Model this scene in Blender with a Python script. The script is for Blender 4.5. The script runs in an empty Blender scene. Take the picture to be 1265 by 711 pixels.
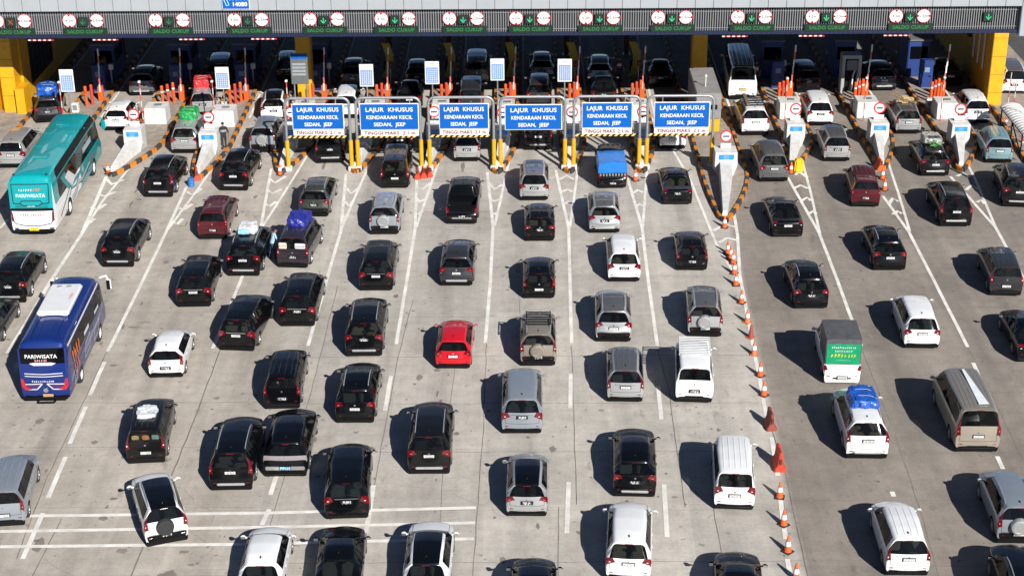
import bpy, bmesh, math, random
from mathutils import Vector, Matrix, noise
from mathutils.bvhtree import BVHTree
R = math.radians
random.seed(7)
S = bpy.context.scene
COL = S.collection

# ------------------------------------------------------------------ camera
CAM_H, PITCH, YAW, ROLL, FPX = 36.3, R(24.7), 0.0085, -0.008, 2080.0
cam_data = bpy.data.cameras.new('camera')
cam = bpy.data.objects.new('camera', cam_data); COL.objects.link(cam)
cam.matrix_world = (Matrix.Translation((0, 0, CAM_H)) @ Matrix.Rotation(YAW, 4, 'Z')
                    @ Matrix.Rotation(math.pi/2 - PITCH, 4, 'X') @ Matrix.Rotation(ROLL, 4, 'Z'))
cam_data.sensor_width = 36.0; cam_data.lens = 36.0*FPX/1265.0
cam_data.clip_start = 1.0; cam_data.clip_end = 3000.0
S.camera = cam
CM = cam.matrix_world.copy(); CR = CM.to_3x3(); CI = CM.inverted()
def at(px, py, z=0.0):
    """ground (or height z) point that the photograph shows at a pixel: used to survey the plan"""
    d = CR @ Vector(((px-632.5)/FPX, -(py-355.5)/FPX, -1.0))
    t = (z-CAM_H)/d.z
    return Vector((0, 0, CAM_H)) + d*t
def at_y(px, Y, z):
    """X of the point at depth Y and height z seen in pixel column px"""
    lo, hi = -80.0, 80.0
    for _ in range(40):
        m = (lo+hi)/2
        q = CI @ Vector((m, Y, z))
        if q.x/-q.z*FPX+632.5 < px: lo = m
        else: hi = m
    return lo

# ------------------------------------------------------------------ light
SUN_DIR = Vector((0.74, -1.45, 1.0)).normalized()        # towards the sun
EL = math.asin(SUN_DIR.z)
W = bpy.data.worlds.new('World'); S.world = W; W.use_nodes = True
wn = W.node_tree
sky = wn.nodes.new('ShaderNodeTexSky'); sky.sky_type = 'NISHITA'; sky.sun_disc = False
sky.sun_elevation = EL; sky.sun_rotation = math.atan2(SUN_DIR.x, SUN_DIR.y)
sky.air_density = 0.55; sky.dust_density = 0.15; sky.ozone_density = 3.5
wn.nodes['Background'].inputs['Strength'].default_value = 0.05
wn.links.new(sky.outputs[0], wn.nodes['Background'].inputs['Color'])
sl = bpy.data.lights.new('sun', 'SUN'); sl.energy = 5.0; sl.angle = R(0.5); sl.color = (1.0, 0.965, 0.905)
so = bpy.data.objects.new('sun', sl); COL.objects.link(so)
so.rotation_euler = (-SUN_DIR).to_track_quat('-Z', 'Y').to_euler(); so.location = (40, -40, 80)
vs = S.view_settings
vs.view_transform = 'Standard'; vs.look = 'None'; vs.gamma = 1.0; vs.use_curve_mapping = False
vs.exposure = 0.72

# ------------------------------------------------------------------ materials
MATS = {}
def mat(name, col, rough=0.6, metal=0.0, coat=0.0, var=0.12, scale=3.0, spec=0.5, emit=0.0, bump=0.0, coat_rough=0.05):
    if name in MATS: return MATS[name]
    m = bpy.data.materials.new(name); m.use_nodes = True; nt = m.node_tree; N = nt.nodes; Lk = nt.links
    b = N['Principled BSDF']
    b.inputs['Roughness'].default_value = rough; b.inputs['Metallic'].default_value = metal
    b.inputs['Coat Weight'].default_value = coat; b.inputs['Coat Roughness'].default_value = coat_rough
    b.inputs['Specular IOR Level'].default_value = spec
    tc = N.new('ShaderNodeTexCoord'); nz = N.new('ShaderNodeTexNoise'); nz.inputs['Scale'].default_value = scale
    nz.inputs['Detail'].default_value = 5.0; nz.inputs['Roughness'].default_value = 0.65
    oi = N.new('ShaderNodeObjectInfo'); ad = N.new('ShaderNodeVectorMath'); ad.operation = 'ADD'
    ml = N.new('ShaderNodeMath'); ml.operation = 'MULTIPLY'; ml.inputs[1].default_value = 37.0
    Lk.new(oi.outputs['Random'], ml.inputs[0]); Lk.new(tc.outputs['Object'], ad.inputs[0]); Lk.new(ml.outputs[0], ad.inputs[1])
    Lk.new(ad.outputs[0], nz.inputs['Vector'])
    mr = N.new('ShaderNodeMapRange'); mr.inputs['From Min'].default_value = 0.25; mr.inputs['From Max'].default_value = 0.75
    mr.inputs['To Min'].default_value = 1.0-var; mr.inputs['To Max'].default_value = 1.0+var
    Lk.new(nz.outputs['Fac'], mr.inputs['Value'])
    mx = N.new('ShaderNodeMix'); mx.data_type = 'RGBA'; mx.blend_type = 'MULTIPLY'; mx.inputs['Factor'].default_value = 1.0
    mx.inputs['A'].default_value = (*col, 1)
    Lk.new(mr.outputs[0], mx.inputs['B']); Lk.new(mx.outputs['Result'], b.inputs['Base Color'])
    if emit:
        b.inputs['Emission Color'].default_value = (*col, 1); b.inputs['Emission Strength'].default_value = emit
    if bump:
        bp = N.new('ShaderNodeBump'); bp.inputs['Strength'].default_value = bump; bp.inputs['Distance'].default_value = 0.02
        Lk.new(nz.outputs['Fac'], bp.inputs['Height']); Lk.new(bp.outputs[0], b.inputs['Normal'])
    MATS[name] = m
    return m

def paint(name, col, metal=0.0, rough=0.4, coat=0.8):
    """car paint with a film of road dust on the upward faces"""
    if name in MATS: return MATS[name]
    m = mat(name, col, rough, metal, coat, 0.05, 2.0, coat_rough=0.06, spec=.25)
    nt = m.node_tree; N = nt.nodes; Lk = nt.links; b = N['Principled BSDF']
    nz = N.new('ShaderNodeTexNoise'); nz.inputs['Scale'].default_value = 1.7; nz.inputs['Detail'].default_value = 6
    tc = N.new('ShaderNodeTexCoord'); Lk.new(tc.outputs['Object'], nz.inputs['Vector'])
    mr = N.new('ShaderNodeMapRange'); mr.inputs['From Min'].default_value = 0.35; mr.inputs['From Max'].default_value = 0.8
    mr.inputs['To Min'].default_value = 0.02; mr.inputs['To Max'].default_value = 0.10
    Lk.new(nz.outputs['Fac'], mr.inputs['Value']); Lk.new(mr.outputs[0], b.inputs['Coat Roughness'])
    return m

P = dict(
 black=paint('paint_black', (0.0022, 0.0026, 0.0034), 0.0, 0.25, 0.35), black2=paint('paint_charcoal_black', (0.005, 0.005, 0.0055), 0.0, 0.3, 0.4),
 dgrey=paint('paint_dark_grey', (0.032, 0.033, 0.036), 0.4), grey=paint('paint_grey', (0.13, 0.132, 0.136), 0.5),
 silver=paint('paint_silver', (0.40, 0.405, 0.41), 0.5, 0.38), silverblue=paint('paint_blue_silver', (0.31, 0.345, 0.385), 0.5, 0.38),
 white=paint('paint_white', (0.67, 0.675, 0.68), 0.0, 0.35), pearl=paint('paint_pearl', (0.60, 0.61, 0.61), 0.0, 0.35),
 red=paint('paint_red', (0.44, 0.006, 0.014), 0.0, 0.35), maroon=paint('paint_maroon', (0.075, 0.008, 0.013), 0.2),
 bronze=paint('paint_bronze', (0.37, 0.325, 0.27), 0.45), champ=paint('paint_champagne', (0.30, 0.27, 0.225), 0.5),
 teal=paint('paint_pale_teal', (0.19, 0.31, 0.34), 0.3), greeng=paint('paint_green_grey', (0.045, 0.048, 0.04), 0.4),
 purple=paint('paint_purple_black', (0.022, 0.018, 0.026), 0.2), busteal=paint('paint_bus_teal', (0.0, 0.25, 0.275)),
 busblue=paint('paint_bus_blue', (0.004, 0.018, 0.125)))
GLASS = mat('tinted_glass', (0.006, 0.007, 0.008), 0.04, 0.0, 0.0, 0.3, 1.5, spec=0.5)
GLASSC = mat('clear_glass', (0.05, 0.06, 0.06), 0.04, 0.0, 0.0, 0.4, 1.5, spec=0.8)
def see_through(m, tint, fac):
    nt = m.node_tree; N = nt.nodes; out = N['Material Output']; b = N['Principled BSDF']
    t = N.new('ShaderNodeBsdfTransparent'); t.inputs['Color'].default_value = (*tint, 1)
    mx = N.new('ShaderNodeMixShader'); mx.inputs[0].default_value = fac
    nt.links.new(b.outputs[0], mx.inputs[1]); nt.links.new(t.outputs[0], mx.inputs[2]); nt.links.new(mx.outputs[0], out.inputs['Surface'])
see_through(GLASS, (.42, .46, .45), .55)
BLK = mat('black_plastic', (0.005, 0.005, 0.0055), 0.5, spec=0.2)
RUB = mat('tyre_rubber', (0.02, 0.02, 0.021), 0.85)
RIM = mat('alloy_rim', (0.45, 0.45, 0.46), 0.35, 0.8)
CHR = mat('bright_trim', (0.62, 0.62, 0.63), 0.22, 0.9)
TAIL = mat('tail_lamp_red', (0.12, 0.003, 0.007), 0.12, 0.0, 0.8, 0.6, 14)
TAILW = mat('clear_lens_glint', (0.65, 0.62, 0.6), 0.1, 0.0, 1.0)  # pale lens colour that also carries the glint on the lamp
TAILD = mat('pink_lens_glint', (0.40, 0.16, 0.15), 0.1, 0.0, 1.0)
RAIL = mat('roof_rail_silver', (0.5, 0.5, 0.51), 0.35, 0.6)
WHT = mat('white_enamel', (0.62, 0.62, 0.615), 0.5)
GALV = mat('galvanised_steel', (0.34, 0.35, 0.36), 0.42, 0.6, var=0.2, scale=8)
YEL = mat('yellow_paint', (0.60, 0.30, 0.004), 0.5, var=0.14, scale=2.5)
ORG = mat('orange_plastic', (0.60, 0.085, 0.012), 0.5, var=0.15, scale=6)
ORGD = mat('faded_orange_plastic', (0.42, 0.13, 0.05), 0.7, var=0.25, scale=8)
REDO = mat('red_orange_plastic', (0.46, 0.042, 0.018), 0.55, var=0.2, scale=5)
SBLUE = mat('sign_blue', (0.0005, 0.085, 0.36), 0.6, var=0.06, spec=0.2)
DBLUE = mat('dark_blue_paint', (0.010, 0.035, 0.16), 0.5)
NAVY = mat('navy_fascia', (0.003, 0.008, 0.035), 0.6, spec=0.2)
SRED = mat('sign_red', (0.50, 0.02, 0.03), 0.45)
MRED = mat('dark_red_steel', (0.16, 0.02, 0.015), 0.6)
CONC = mat('precast_concrete', (0.50, 0.495, 0.48), 0.85, var=0.22, scale=2.2, bump=0.2)
CONCG = mat('grey_concrete_block', (0.21, 0.20, 0.195), 0.85, var=0.25, scale=1.6, bump=0.2)
ISL = mat('island_concrete', (0.25, 0.215, 0.185), 0.9, var=0.35, scale=1.8, bump=0.3)
KORG = mat('kerb_orange', (0.46, 0.155, 0.012), 0.75, var=0.3, scale=5)
KBLK = mat('kerb_black', (0.035, 0.033, 0.03), 0.8, var=0.4, scale=5)
LED = mat('led_green', (0.02, 0.32, 0.12), 0.5, emit=0.5)
LEDD = mat('led_green_dim', (0.02, 0.12, 0.04), 0.5, emit=0.14)
LBLK = mat('led_housing', (0.010, 0.022, 0.018), 0.4)

# ------------------------------------------------------------------ mesh helpers
class MB:
    def __init__(s): s.v, s.f, s.m = [], [], []
    def add(s, vs, fs, m=0, M=None):
        o = len(s.v)
        s.v += [tuple(M @ Vector(v)) if M else tuple(v) for v in vs]
        for f in fs: s.f.append([i+o for i in f]); s.m.append(m)
        return s
    def box(s, c, d, m=0, b=0.0, M=None, rz=0.0, taper=1.0):
        x, y, z = d[0]/2, d[1]/2, d[2]/2; b = min(b, x*.9, y*.9, z*.9)
        T = Matrix.Translation(c) @ Matrix.Rotation(rz, 4, 'Z')
        if M: T = M @ T
        if b <= 0:
            vs = [(sx*x*(taper if sz > 0 else 1), sy*y*(taper if sz > 0 else 1), sz*z) for sz in (-1, 1) for sy in (-1, 1) for sx in (-1, 1)]
            return s.add(vs, [(0,2,3,1),(4,5,7,6),(0,1,5,4),(2,6,7,3),(0,4,6,2),(1,3,7,5)], m, T)
        bm = bmesh.new(); bmesh.ops.create_cube(bm, size=1.0)
        for v in bm.verts: v.co = Vector((v.co.x*2*x*(taper if v.co.z > 0 else 1), v.co.y*2*y*(taper if v.co.z > 0 else 1), v.co.z*2*z))
        bmesh.ops.bevel(bm, geom=bm.edges[:], offset=b, segments=2, affect='EDGES')
        bm.verts.index_update()
        s.add([v.co[:] for v in bm.verts], [[v.index for v in f.verts] for f in bm.faces], m, T); bm.free()
        return s
    def cyl(s, p0, p1, r0, r1=None, n=12, m=0, caps=True):
        r1 = r0 if r1 is None else r1
        p0, p1 = Vector(p0), Vector(p1); a = (p1-p0).normalized()
        u = a.orthogonal().normalized(); w = a.cross(u)
        vs = []
        for p, r in ((p0, r0), (p1, r1)):
            for i in range(n):
                t = 2*math.pi*i/n; vs.append(p + u*math.cos(t)*r + w*math.sin(t)*r)
        fs = [(i, (i+1) % n, n+(i+1) % n, n+i) for i in range(n)]
        if caps: fs += [tuple(range(n-1, -1, -1)), tuple(range(n, 2*n))]
        return s.add(vs, fs, m)
    def lathe(s, prof, n=16, m=0, axis='Z', c=(0,0,0), mats=None):
        vs, fs = [], []
        for r, z in prof:
            for i in range(n):
                t = 2*math.pi*i/n; a, b = r*math.cos(t), r*math.sin(t)
                q = (a, b, z) if axis == 'Z' else ((z, a, b) if axis == 'X' else (a, z, b))
                vs.append((q[0]+c[0], q[1]+c[1], q[2]+c[2]))
        o = len(s.v); s.v += vs
        for j in range(len(prof)-1):
            for i in range(n):
                f = (j*n+i, j*n+(i+1) % n, (j+1)*n+(i+1) % n, (j+1)*n+i)
                if axis == 'Y': f = f[::-1]
                s.f.append([k+o for k in f]); s.m.append(mats[j] if mats else m)
        for j, rev in ((0, True), (len(prof)-1, False)):
            if prof[j][0] > 1e-4:
                f = [j*n+i+o for i in range(n)]
                if rev != (axis == 'Y'): f = f[::-1]
                s.f.append(f); s.m.append(mats[min(j, len(prof)-2)] if mats else m)
        return s
    def tube(s, pts, r, n=8, m=0):
        pts = [Vector(p) for p in pts]
        for i in range(len(pts)-1): s.cyl(pts[i], pts[i+1], r, r, n, m)
        return s
    def prism(s, poly, z0, z1, m=0, mtop=None):
        n = len(poly)
        area = sum(poly[i][0]*poly[(i+1) % n][1]-poly[(i+1) % n][0]*poly[i][1] for i in range(n))
        if area < 0: poly = poly[::-1]
        vs = [(x, y, z0) for x, y in poly]+[(x, y, z1) for x, y in poly]
        s.add(vs, [(i, (i+1) % n, n+(i+1) % n, n+i) for i in range(n)]+[tuple(range(n-1, -1, -1))], m)
        o = len(s.v)-2*n
        s.f.append([o+n+i for i in range(n)]); s.m.append(m if mtop is None else mtop)
        return s
    def ribbon(s, pts, w, z, m=0, wob=0.0):
        """flat strip on the ground through pts"""
        pts = [Vector((p[0], p[1])) for p in pts]
        L, Rr = [], []
        for i, p in enumerate(pts):
            a = pts[max(i-1, 0)]; b = pts[min(i+1, len(pts)-1)]
            d = (b-a).normalized(); n = Vector((-d.y, d.x))
            o = n*random.uniform(-wob, wob)
            L.append(p+o+n*w/2); Rr.append(p+o-n*w/2)
        k = len(pts); vs = [(q.x, q.y, z) for q in L]+[(q.x, q.y, z) for q in Rr]
        return s.add(vs, [(i, k+i, k+i+1, i+1) for i in range(k-1)], m)
    def mesh(s, name, smooth=0):
        me = bpy.data.meshes.new(name); me.from_pydata(s.v, [], s.f)
        me.polygons.foreach_set('material_index', s.m)
        if smooth:
            me.polygons.foreach_set('use_smooth', [True]*len(me.polygons)); me.set_sharp_from_angle(angle=R(smooth))
        me.update(); return me
    def build(s, name, mats, parent=None, smooth=40, loc=None, rz=0):
        return put(name, s.mesh(name, smooth), mats, parent, loc, rz)
def put(name, me, mats, parent=None, loc=None, rz=0):
    if not isinstance(mats, (list, tuple)): mats = [mats]
    if len(me.materials) == 0:
        for m in mats: me.materials.append(m)
    o = bpy.data.objects.new(name, me); COL.objects.link(o)
    for i, m in enumerate(mats):
        if o.material_slots[i].material is not m:
            o.material_slots[i].link = 'OBJECT'; o.material_slots[i].material = m
    if parent: o.parent = parent
    if loc is not None: o.location = loc
    if rz: o.rotation_euler.z = rz
    return o
def tag(o, label=None, cat=None, group=None, kind=None):
    if label: o['label'] = label
    if cat: o['category'] = cat
    if group: o['group'] = group
    if kind: o['kind'] = kind
    return o
def thing(name, label, cat, loc=(0,0,0), rz=0.0, group=None):
    o = bpy.data.objects.new(name, None); COL.objects.link(o); o.empty_display_size = 0.3
    o.location = loc; o.rotation_euler = (0, 0, rz)
    return tag(o, label, cat, group)
def copy_tree(o, label=None, loc=None, rz=None):
    c = o.copy(); COL.objects.link(c)
    if label: c['label'] = label
    if loc is not None: c.location = loc
    if rz is not None: c.rotation_euler = (0, 0, rz)
    for a in o.children:
        b = a.copy(); COL.objects.link(b); b.parent = c
        for g in a.children:
            d = g.copy(); COL.objects.link(d); d.parent = b
    return c
TXT = {}
def text_mesh(t, size, bold=0.0, sx=1.0):
    k = (t, size, bold, sx)
    if k in TXT: return TXT[k]
    cu = bpy.data.curves.new('lettering', 'FONT'); cu.body = t; cu.size = size; cu.align_x = 'CENTER'; cu.align_y = 'CENTER'
    cu.extrude = 0.004; cu.resolution_u = 3; cu.space_character = 1.06
    o = bpy.data.objects.new('lettering', cu); COL.objects.link(o)
    bpy.context.view_layer.update()
    me = bpy.data.meshes.new_from_object(o.evaluated_get(bpy.context.evaluated_depsgraph_get()))
    bpy.data.objects.remove(o); me.materials.clear()
    for v in me.vertices: v.co.x *= sx
    if bold:                                            # heavier strokes: the outline laid down again a little to each side
        V0 = [v.co.copy() for v in me.vertices]; F0 = [tuple(p.vertices) for p in me.polygons]; V1, F1 = [], []
        for k, (dx, dy) in enumerate(((-1, 0), (1, 0), (0, .8), (0, -.8))):
            F1 += [[i+len(V1) for i in f] for f in F0]; V1 += [(v.x+dx*bold, v.y+dy*bold, v.z+.0011*k) for v in V0]
        me = bpy.data.meshes.new('lettering'); me.from_pydata(V1, [], F1); me.update()
    TXT[k] = me
    return me
def text(t, size, m, parent, loc, rot=(math.pi/2, 0, 0), bold=0.0, sx=1.0, name='lettering'):
    me = text_mesh(t, size, bold, sx).copy()
    o = put(name, me, m, parent); o.location = loc; o.rotation_euler = rot
    return o

# ------------------------------------------------------------------ ground
def concrete_ground():
    m = bpy.data.materials.new('plaza_concrete'); m.use_nodes = True; nt = m.node_tree; N = nt.nodes; Lk = nt.links
    b = N['Principled BSDF']; b.inputs['Roughness'].default_value = 0.9; b.inputs['Specular IOR Level'].default_value = 0.25
    tc = N.new('ShaderNodeTexCoord'); sep = N.new('ShaderNodeSeparateXYZ'); Lk.new(tc.outputs['Object'], sep.inputs[0])
    def math_(op, a, b_=None, c=None):
        n = N.new('ShaderNodeMath'); n.operation = op
        for i, x in enumerate((a, b_, c)):
            if x is None: continue
            if isinstance(x, (int, float)): n.inputs[i].default_value = x
            else: Lk.new(x, n.inputs[i])
        return n.outputs[0]
    def noise_(scale, detail=4, rough=0.6, sx=1, sy=1, off=0):
        mp = N.new('ShaderNodeMapping'); mp.inputs['Scale'].default_value = (sx, sy, 1); mp.inputs['Location'].default_value = (off, off*.7, 0)
        Lk.new(tc.outputs['Object'], mp.inputs['Vector'])
        n = N.new('ShaderNodeTexNoise'); n.inputs['Scale'].default_value = scale; n.inputs['Detail'].default_value = detail
        n.inputs['Roughness'].default_value = rough; Lk.new(mp.outputs[0], n.inputs['Vector']); return n.outputs['Fac']
    def ramp(v, a, b_, lo=0.0, hi=1.0):
        n = N.new('ShaderNodeMapRange'); n.inputs['From Min'].default_value = a; n.inputs['From Max'].default_value = b_
        n.inputs['To Min'].default_value = lo; n.inputs['To Max'].default_value = hi; Lk.new(v, n.inputs['Value']); return n.outputs[0]
    def mix(f, a, b_, mode='MIX'):
        n = N.new('ShaderNodeMix'); n.data_type = 'RGBA'; n.blend_type = mode
        if isinstance(f, (int, float)): n.inputs['Factor'].default_value = f
        else: Lk.new(f, n.inputs['Factor'])
        for k, x in (('A', a), ('B', b_)):
            if isinstance(x, tuple): n.inputs[k].default_value = (*x, 1)
            else: Lk.new(x, n.inputs[k])
        return n.outputs['Result']
    X, Y = sep.outputs['X'], sep.outputs['Y']
    # the lanes spread a little towards the gate: u is X measured in that fan
    u = math_('DIVIDE', X, math_('MULTIPLY_ADD', math_('SUBTRACT', Y, 60.0), 0.0028, 1.0))
    n1 = noise_(0.22, 5, 0.6); n2 = noise_(1.3, 6, 0.65, off=11); n3 = noise_(9.0, 4, 0.7, off=23)
    # pours of different age: pale centre, warmer left, browner right
    left = ramp(math_('ADD', u, math_('MULTIPLY', n1, 1.0)), -11.6, -10.6, 1.0, 0.0)
    right = ramp(u, 10.5, 10.9)
    c = mix(left, (0.398, 0.370, 0.333), (0.372, 0.334, 0.293))
    c = mix(right, c, (0.226, 0.198, 0.172))
    # every slab has its own tone
    cell = N.new('ShaderNodeTexWhiteNoise'); cell.noise_dimensions = '2D'
    cv = N.new('ShaderNodeCombineXYZ')
    Lk.new(math_('FLOOR', math_('DIVIDE', math_('ADD', u, 1.7), 4.15)), cv.inputs[0])
    Lk.new(math_('FLOOR', math_('DIVIDE', math_('SUBTRACT', Y, 53.55), 4.5)), cv.inputs[1]); Lk.new(cv.outputs[0], cell.inputs['Vector'])
    c = mix(1.0, c, ramp(cell.outputs['Value'], 0, 1, 0.93, 1.07), 'MULTIPLY')
    c = mix(1.0, c, ramp(n1, 0.3, 0.7, 0.86, 1.12), 'MULTIPLY')
    c = mix(1.0, c, ramp(n2, 0.3, 0.7, 0.86, 1.12), 'MULTIPLY')
    c = mix(1.0, c, ramp(n3, 0.3, 0.7, 0.90, 1.09), 'MULTIPLY')
    # broom finish across the lanes
    br = noise_(1.0, 3, 0.7, sx=0.4, sy=9.0, off=5)
    c = mix(1.0, c, ramp(br, 0.3, 0.7, 0.95, 1.05), 'MULTIPLY')
    # tyre-worn and oil-dropped bands running with the lanes
    st = noise_(1.0, 4, 0.6, sx=0.9, sy=0.05, off=31)
    c = mix(1.0, c, ramp(st, 0.35, 0.7, 1.07, 0.84), 'MULTIPLY')
    lane = math_('FRACT', math_('DIVIDE', math_('ADD', u, 2.05), 4.15))
    band = math_('MULTIPLY', ramp(math_('ABSOLUTE', math_('SUBTRACT', lane, 0.5)), 0.05, 0.20, 1.0, 0.0), ramp(noise_(1.0, 4, 0.65, sx=.7, sy=.07, off=113), .40, .66))
    c = mix(math_('MULTIPLY', band, 0.40), c, (0.135, 0.120, 0.108))
    oil = math_('MULTIPLY', ramp(noise_(1.0, 5, 0.6, sx=1.6, sy=0.5, off=47), 0.60, 0.74), ramp(noise_(0.16, 2, 0.5, off=61), 0.48, 0.62))
    c = mix(math_('MULTIPLY', oil, 0.6), c, (0.075, 0.066, 0.060))
    sp = math_('MULTIPLY', ramp(noise_(2.6, 2, 0.5, off=83), 0.66, 0.71), ramp(noise_(0.3, 2, 0.5, off=91), 0.45, 0.58))
    c = mix(math_('MULTIPLY', sp, 0.55), c, (0.06, 0.055, 0.05))
    Lk.new(c, b.inputs['Base Color'])
    bp = N.new('ShaderNodeBump'); bp.inputs['Strength'].default_value = 0.25; bp.inputs['Distance'].default_value = 0.02
    Lk.new(n3, bp.inputs['Height']); Lk.new(bp.outputs[0], b.inputs['Normal'])
    return m
g = MB(); g.add([(-400, -150, 0), (400, -150, 0), (400, 900, 0), (-400, 900, 0)], [(0, 1, 2, 3)])
tag(g.build('ground', concrete_ground(), smooth=0), kind='structure')
ASPH = mat('dark_asphalt', (0.05, 0.052, 0.055), 0.9, var=0.25, scale=1.5)
g = MB(); g.add([(34.5, 112, .004), (200, 112, .004), (200, 700, .004), (34.5, 700, .004)], [(0, 1, 2, 3)])
tag(g.build('side_road', ASPH, smooth=0), kind='structure')

# worn joints between the slabs
def px_line(pts): return [at(*p) for p in pts]
def densify(pts, step=1.0):
    out = []
    for a, b in zip(pts[:-1], pts[1:]):
        n = max(1, int((b-a).length/step))
        out += [a.lerp(b, i/n) for i in range(n)]
    return out+[pts[-1]]
JOINT = mat('joint_filler', (0.15, 0.132, 0.116), 0.95, var=0.5, scale=1.2)
jm = MB(); jz = .0025
for pts, w in (([(300, 340), (273, 430), (239, 520), (211, 590), (162, 711)], .07), ([(150, 395), (106, 490), (58, 590), (20, 690)], .05), ([(76, 640), (40, 711)], .05),
            ([(417, 353), (382, 494), (340, 625), (318, 700)], .045), ([(510, 370), (492, 441), (478, 515), (462, 600), (449, 680)], .045),
            ([(606, 350), (601, 426), (597, 531), (584, 711)], .045), ([(706, 427), (709, 520), (712, 623)], .05), ([(690, 626), (690, 711)], .045),
            ([(812, 430), (826, 482), (833, 531), (846, 626)], .05), ([(881, 626), (891, 683), (897, 711)], .05),
            ([(1066, 434), (1099, 520), (1104, 531), (1135, 625), (1160, 711)], .05), ([(950, 520), (968, 576), (998, 711)], .06), ([(1196, 430), (1246, 531), (1290, 620)], .05),
            ([(562, 455), (548, 560), (540, 711)], .03), ([(640, 350), (646, 450)], .03)):
    jz += .00012; jm.ribbon(densify(px_line(pts), 0.8), w*.75, jz, 0, 0.02)
for k in range(12):
    y = 53.55+4.5*k
    for x0, x1 in ((-40, -11), (-11, 10.5), (10.5, 40)):
        yy = y+random.uniform(-.6, .6); sl_ = random.uniform(-.004, .004)
        pts = [Vector((x0+(x1-x0)*i/40, yy+sl_*(x0+(x1-x0)*i/40)+.02*math.sin(i*1.3+k), 0)) for i in range(41)]
        jz += .00005; jm.ribbon(pts, random.choice((.012, .018, .026)), jz, 0, 0.015)
# wandering cracks
for px, py, n, dx in ((165, 395, 9, -4), (215, 600, 8, 5), (560, 610, 7, 6), (640, 400, 6, 1), (1085, 480, 7, 5), (1180, 350, 6, 4), (225, 655, 7, 3), (55, 690, 6, 9)):
    p = at(px, py); pts = [p]
    for i in range(n):
        p = p+Vector((random.uniform(-.3, .3)+dx*.05, -random.uniform(.15, .5), 0)); pts.append(p)
    jz += .00005; jm.ribbon(pts, .014, jz, 0, .03)
tag(jm.build('slab_joints', JOINT, smooth=0), kind='structure')

# tyre scuffs and spilt oil that stand out in the photograph
STAIN = mat('oil_stain', (0.19, 0.165, 0.142), 0.8, var=0.35, scale=2.0)
sm = MB()
def blotch(px, py, rx, ry, seed):
    c = at(px, py); rr = random.Random(seed); n = 22
    zs = .0050+seed*.00001; vs = [(c.x, c.y, zs)]
    for i in range(n):
        t = 2*math.pi*i/n; k = 0.6+0.6*abs(noise.noise(Vector((math.cos(t)*1.4, math.sin(t)*1.4, seed*3.1))))+rr.uniform(0, .2)
        vs.append((c.x+math.cos(t)*rx*k, c.y+math.sin(t)*ry*k, zs))
    sm.add(vs, [(0, 1+i, 1+(i+1) % n) for i in range(n)])
for i, (px, py, rx, ry) in enumerate(((110, 324, .28, .12), (162, 252, .1, .6), (168, 236, .08, .35), (165, 404, .35, .12), (152, 403, .12, .3), (178, 398, .4, .08), (173, 439, .1, .12),
        (230, 277, .06, .5), (215, 300, .1, .25), (48, 672, .25, .7), (117, 546, .15, .2), (88, 582, .07, .07), (110, 581, .08, .07), (132, 626, .08, .16), (100, 600, .06, .06),
        (262, 505, .1, .08), (245, 506, .1, .2), (206, 712, .4, .5), (236, 697, .15, .1), (540, 487, .05, .3), (541, 484, .08, .12), (540, 457, .18, .18),
        (1048, 613, .08, .1), (1076, 604, .1, .12), (1064, 573, .06, .2), (1096, 606, .06, .1), (1068, 586, .1, .05), (1042, 588, .15, .06), (1100, 349, .2, .04), (400, 205, .12, .9),
        (572, 206, .15, 1.0), (925, 235, .2, .8), (345, 122, .2, .5), (302, 176, .25, 1.1), (306, 166, .2, .8), (640, 330, .2, 1.0), (850, 300, .05, .5))):
    blotch(px, py, rx, ry, i)
rs_ = random.Random(12)
for i in range(230):
    px = rs_.uniform(0, 560) if i < 150 else rs_.uniform(560, 1265); py = rs_.uniform(235, 705); k = rs_.random()
    if k < .6: blotch(px, py, rs_.uniform(.03, .08), rs_.uniform(.03, .12), 100+i)
    elif k < .85: blotch(px, py, rs_.uniform(.06, .16), rs_.uniform(.08, .3), 100+i)
    else: blotch(px, py, rs_.uniform(.08, .22), rs_.uniform(.10, .35), 100+i)
tag(sm.build('oil_stains', STAIN, smooth=0), kind='structure')

# painted lines
LINE = mat('road_paint', (0.62, 0.60, 0.56), 0.8, var=0.28, scale=1.3)
lm = MB()
lz = .009
def line(pts, w=0.17):
    global lz; lz += .00008; lm.ribbon(densify(px_line(pts), 1.0), w*1.02, lz, 0, 0.006)
line([(0, 282), (10, 271)])
line([(131.6, 218), (101, 289), (62, 348), (35, 394), (9, 436)], .2)
line([(230, 118), (197.5, 160), (160, 207), (126.6, 248.5), (99, 292)], .15)
line([(230.4, 231), (205, 287), (174.7, 350), (133, 434)], .17)
line([(316, 113), (290, 160), (272, 194), (240, 240), (207, 284)], .15)
line([(335, 208), (322, 283), (300, 340), (263, 430)], .17)
line([(402, 150), (378, 195), (350, 240), (323, 282)], .15)
line([(427.4, 215), (421, 286), (404.6, 342), (380.5, 427)], .17)
line([(478, 160), (460, 195), (440, 240), (422, 282)], .15)
line([(514.7, 223), (513, 281), (502, 350), (489.5, 425)], .17)
line([(556, 160), (544, 193), (530, 235), (514, 281)], .15)
line([(602, 213), (609, 280), (606, 345), (599.5, 423.5)], .17)
line([(638, 160), (630, 193), (622, 230), (611, 279)], .15)
line([(686.4, 210), (702.5, 282), (704, 345), (706, 423.5)], .17)
line([(719, 160), (715.5, 193), (711, 230), (704, 281)], .15)
line([(775, 220), (793, 280), (800.6, 345), (812, 427)], .17)
line([(801, 165), (799.6, 203), (797, 240), (794, 279)], .15)
line([(800, 140), (822, 170), (852, 220.6), (885, 301.6), (914, 350)], .15)
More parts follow.
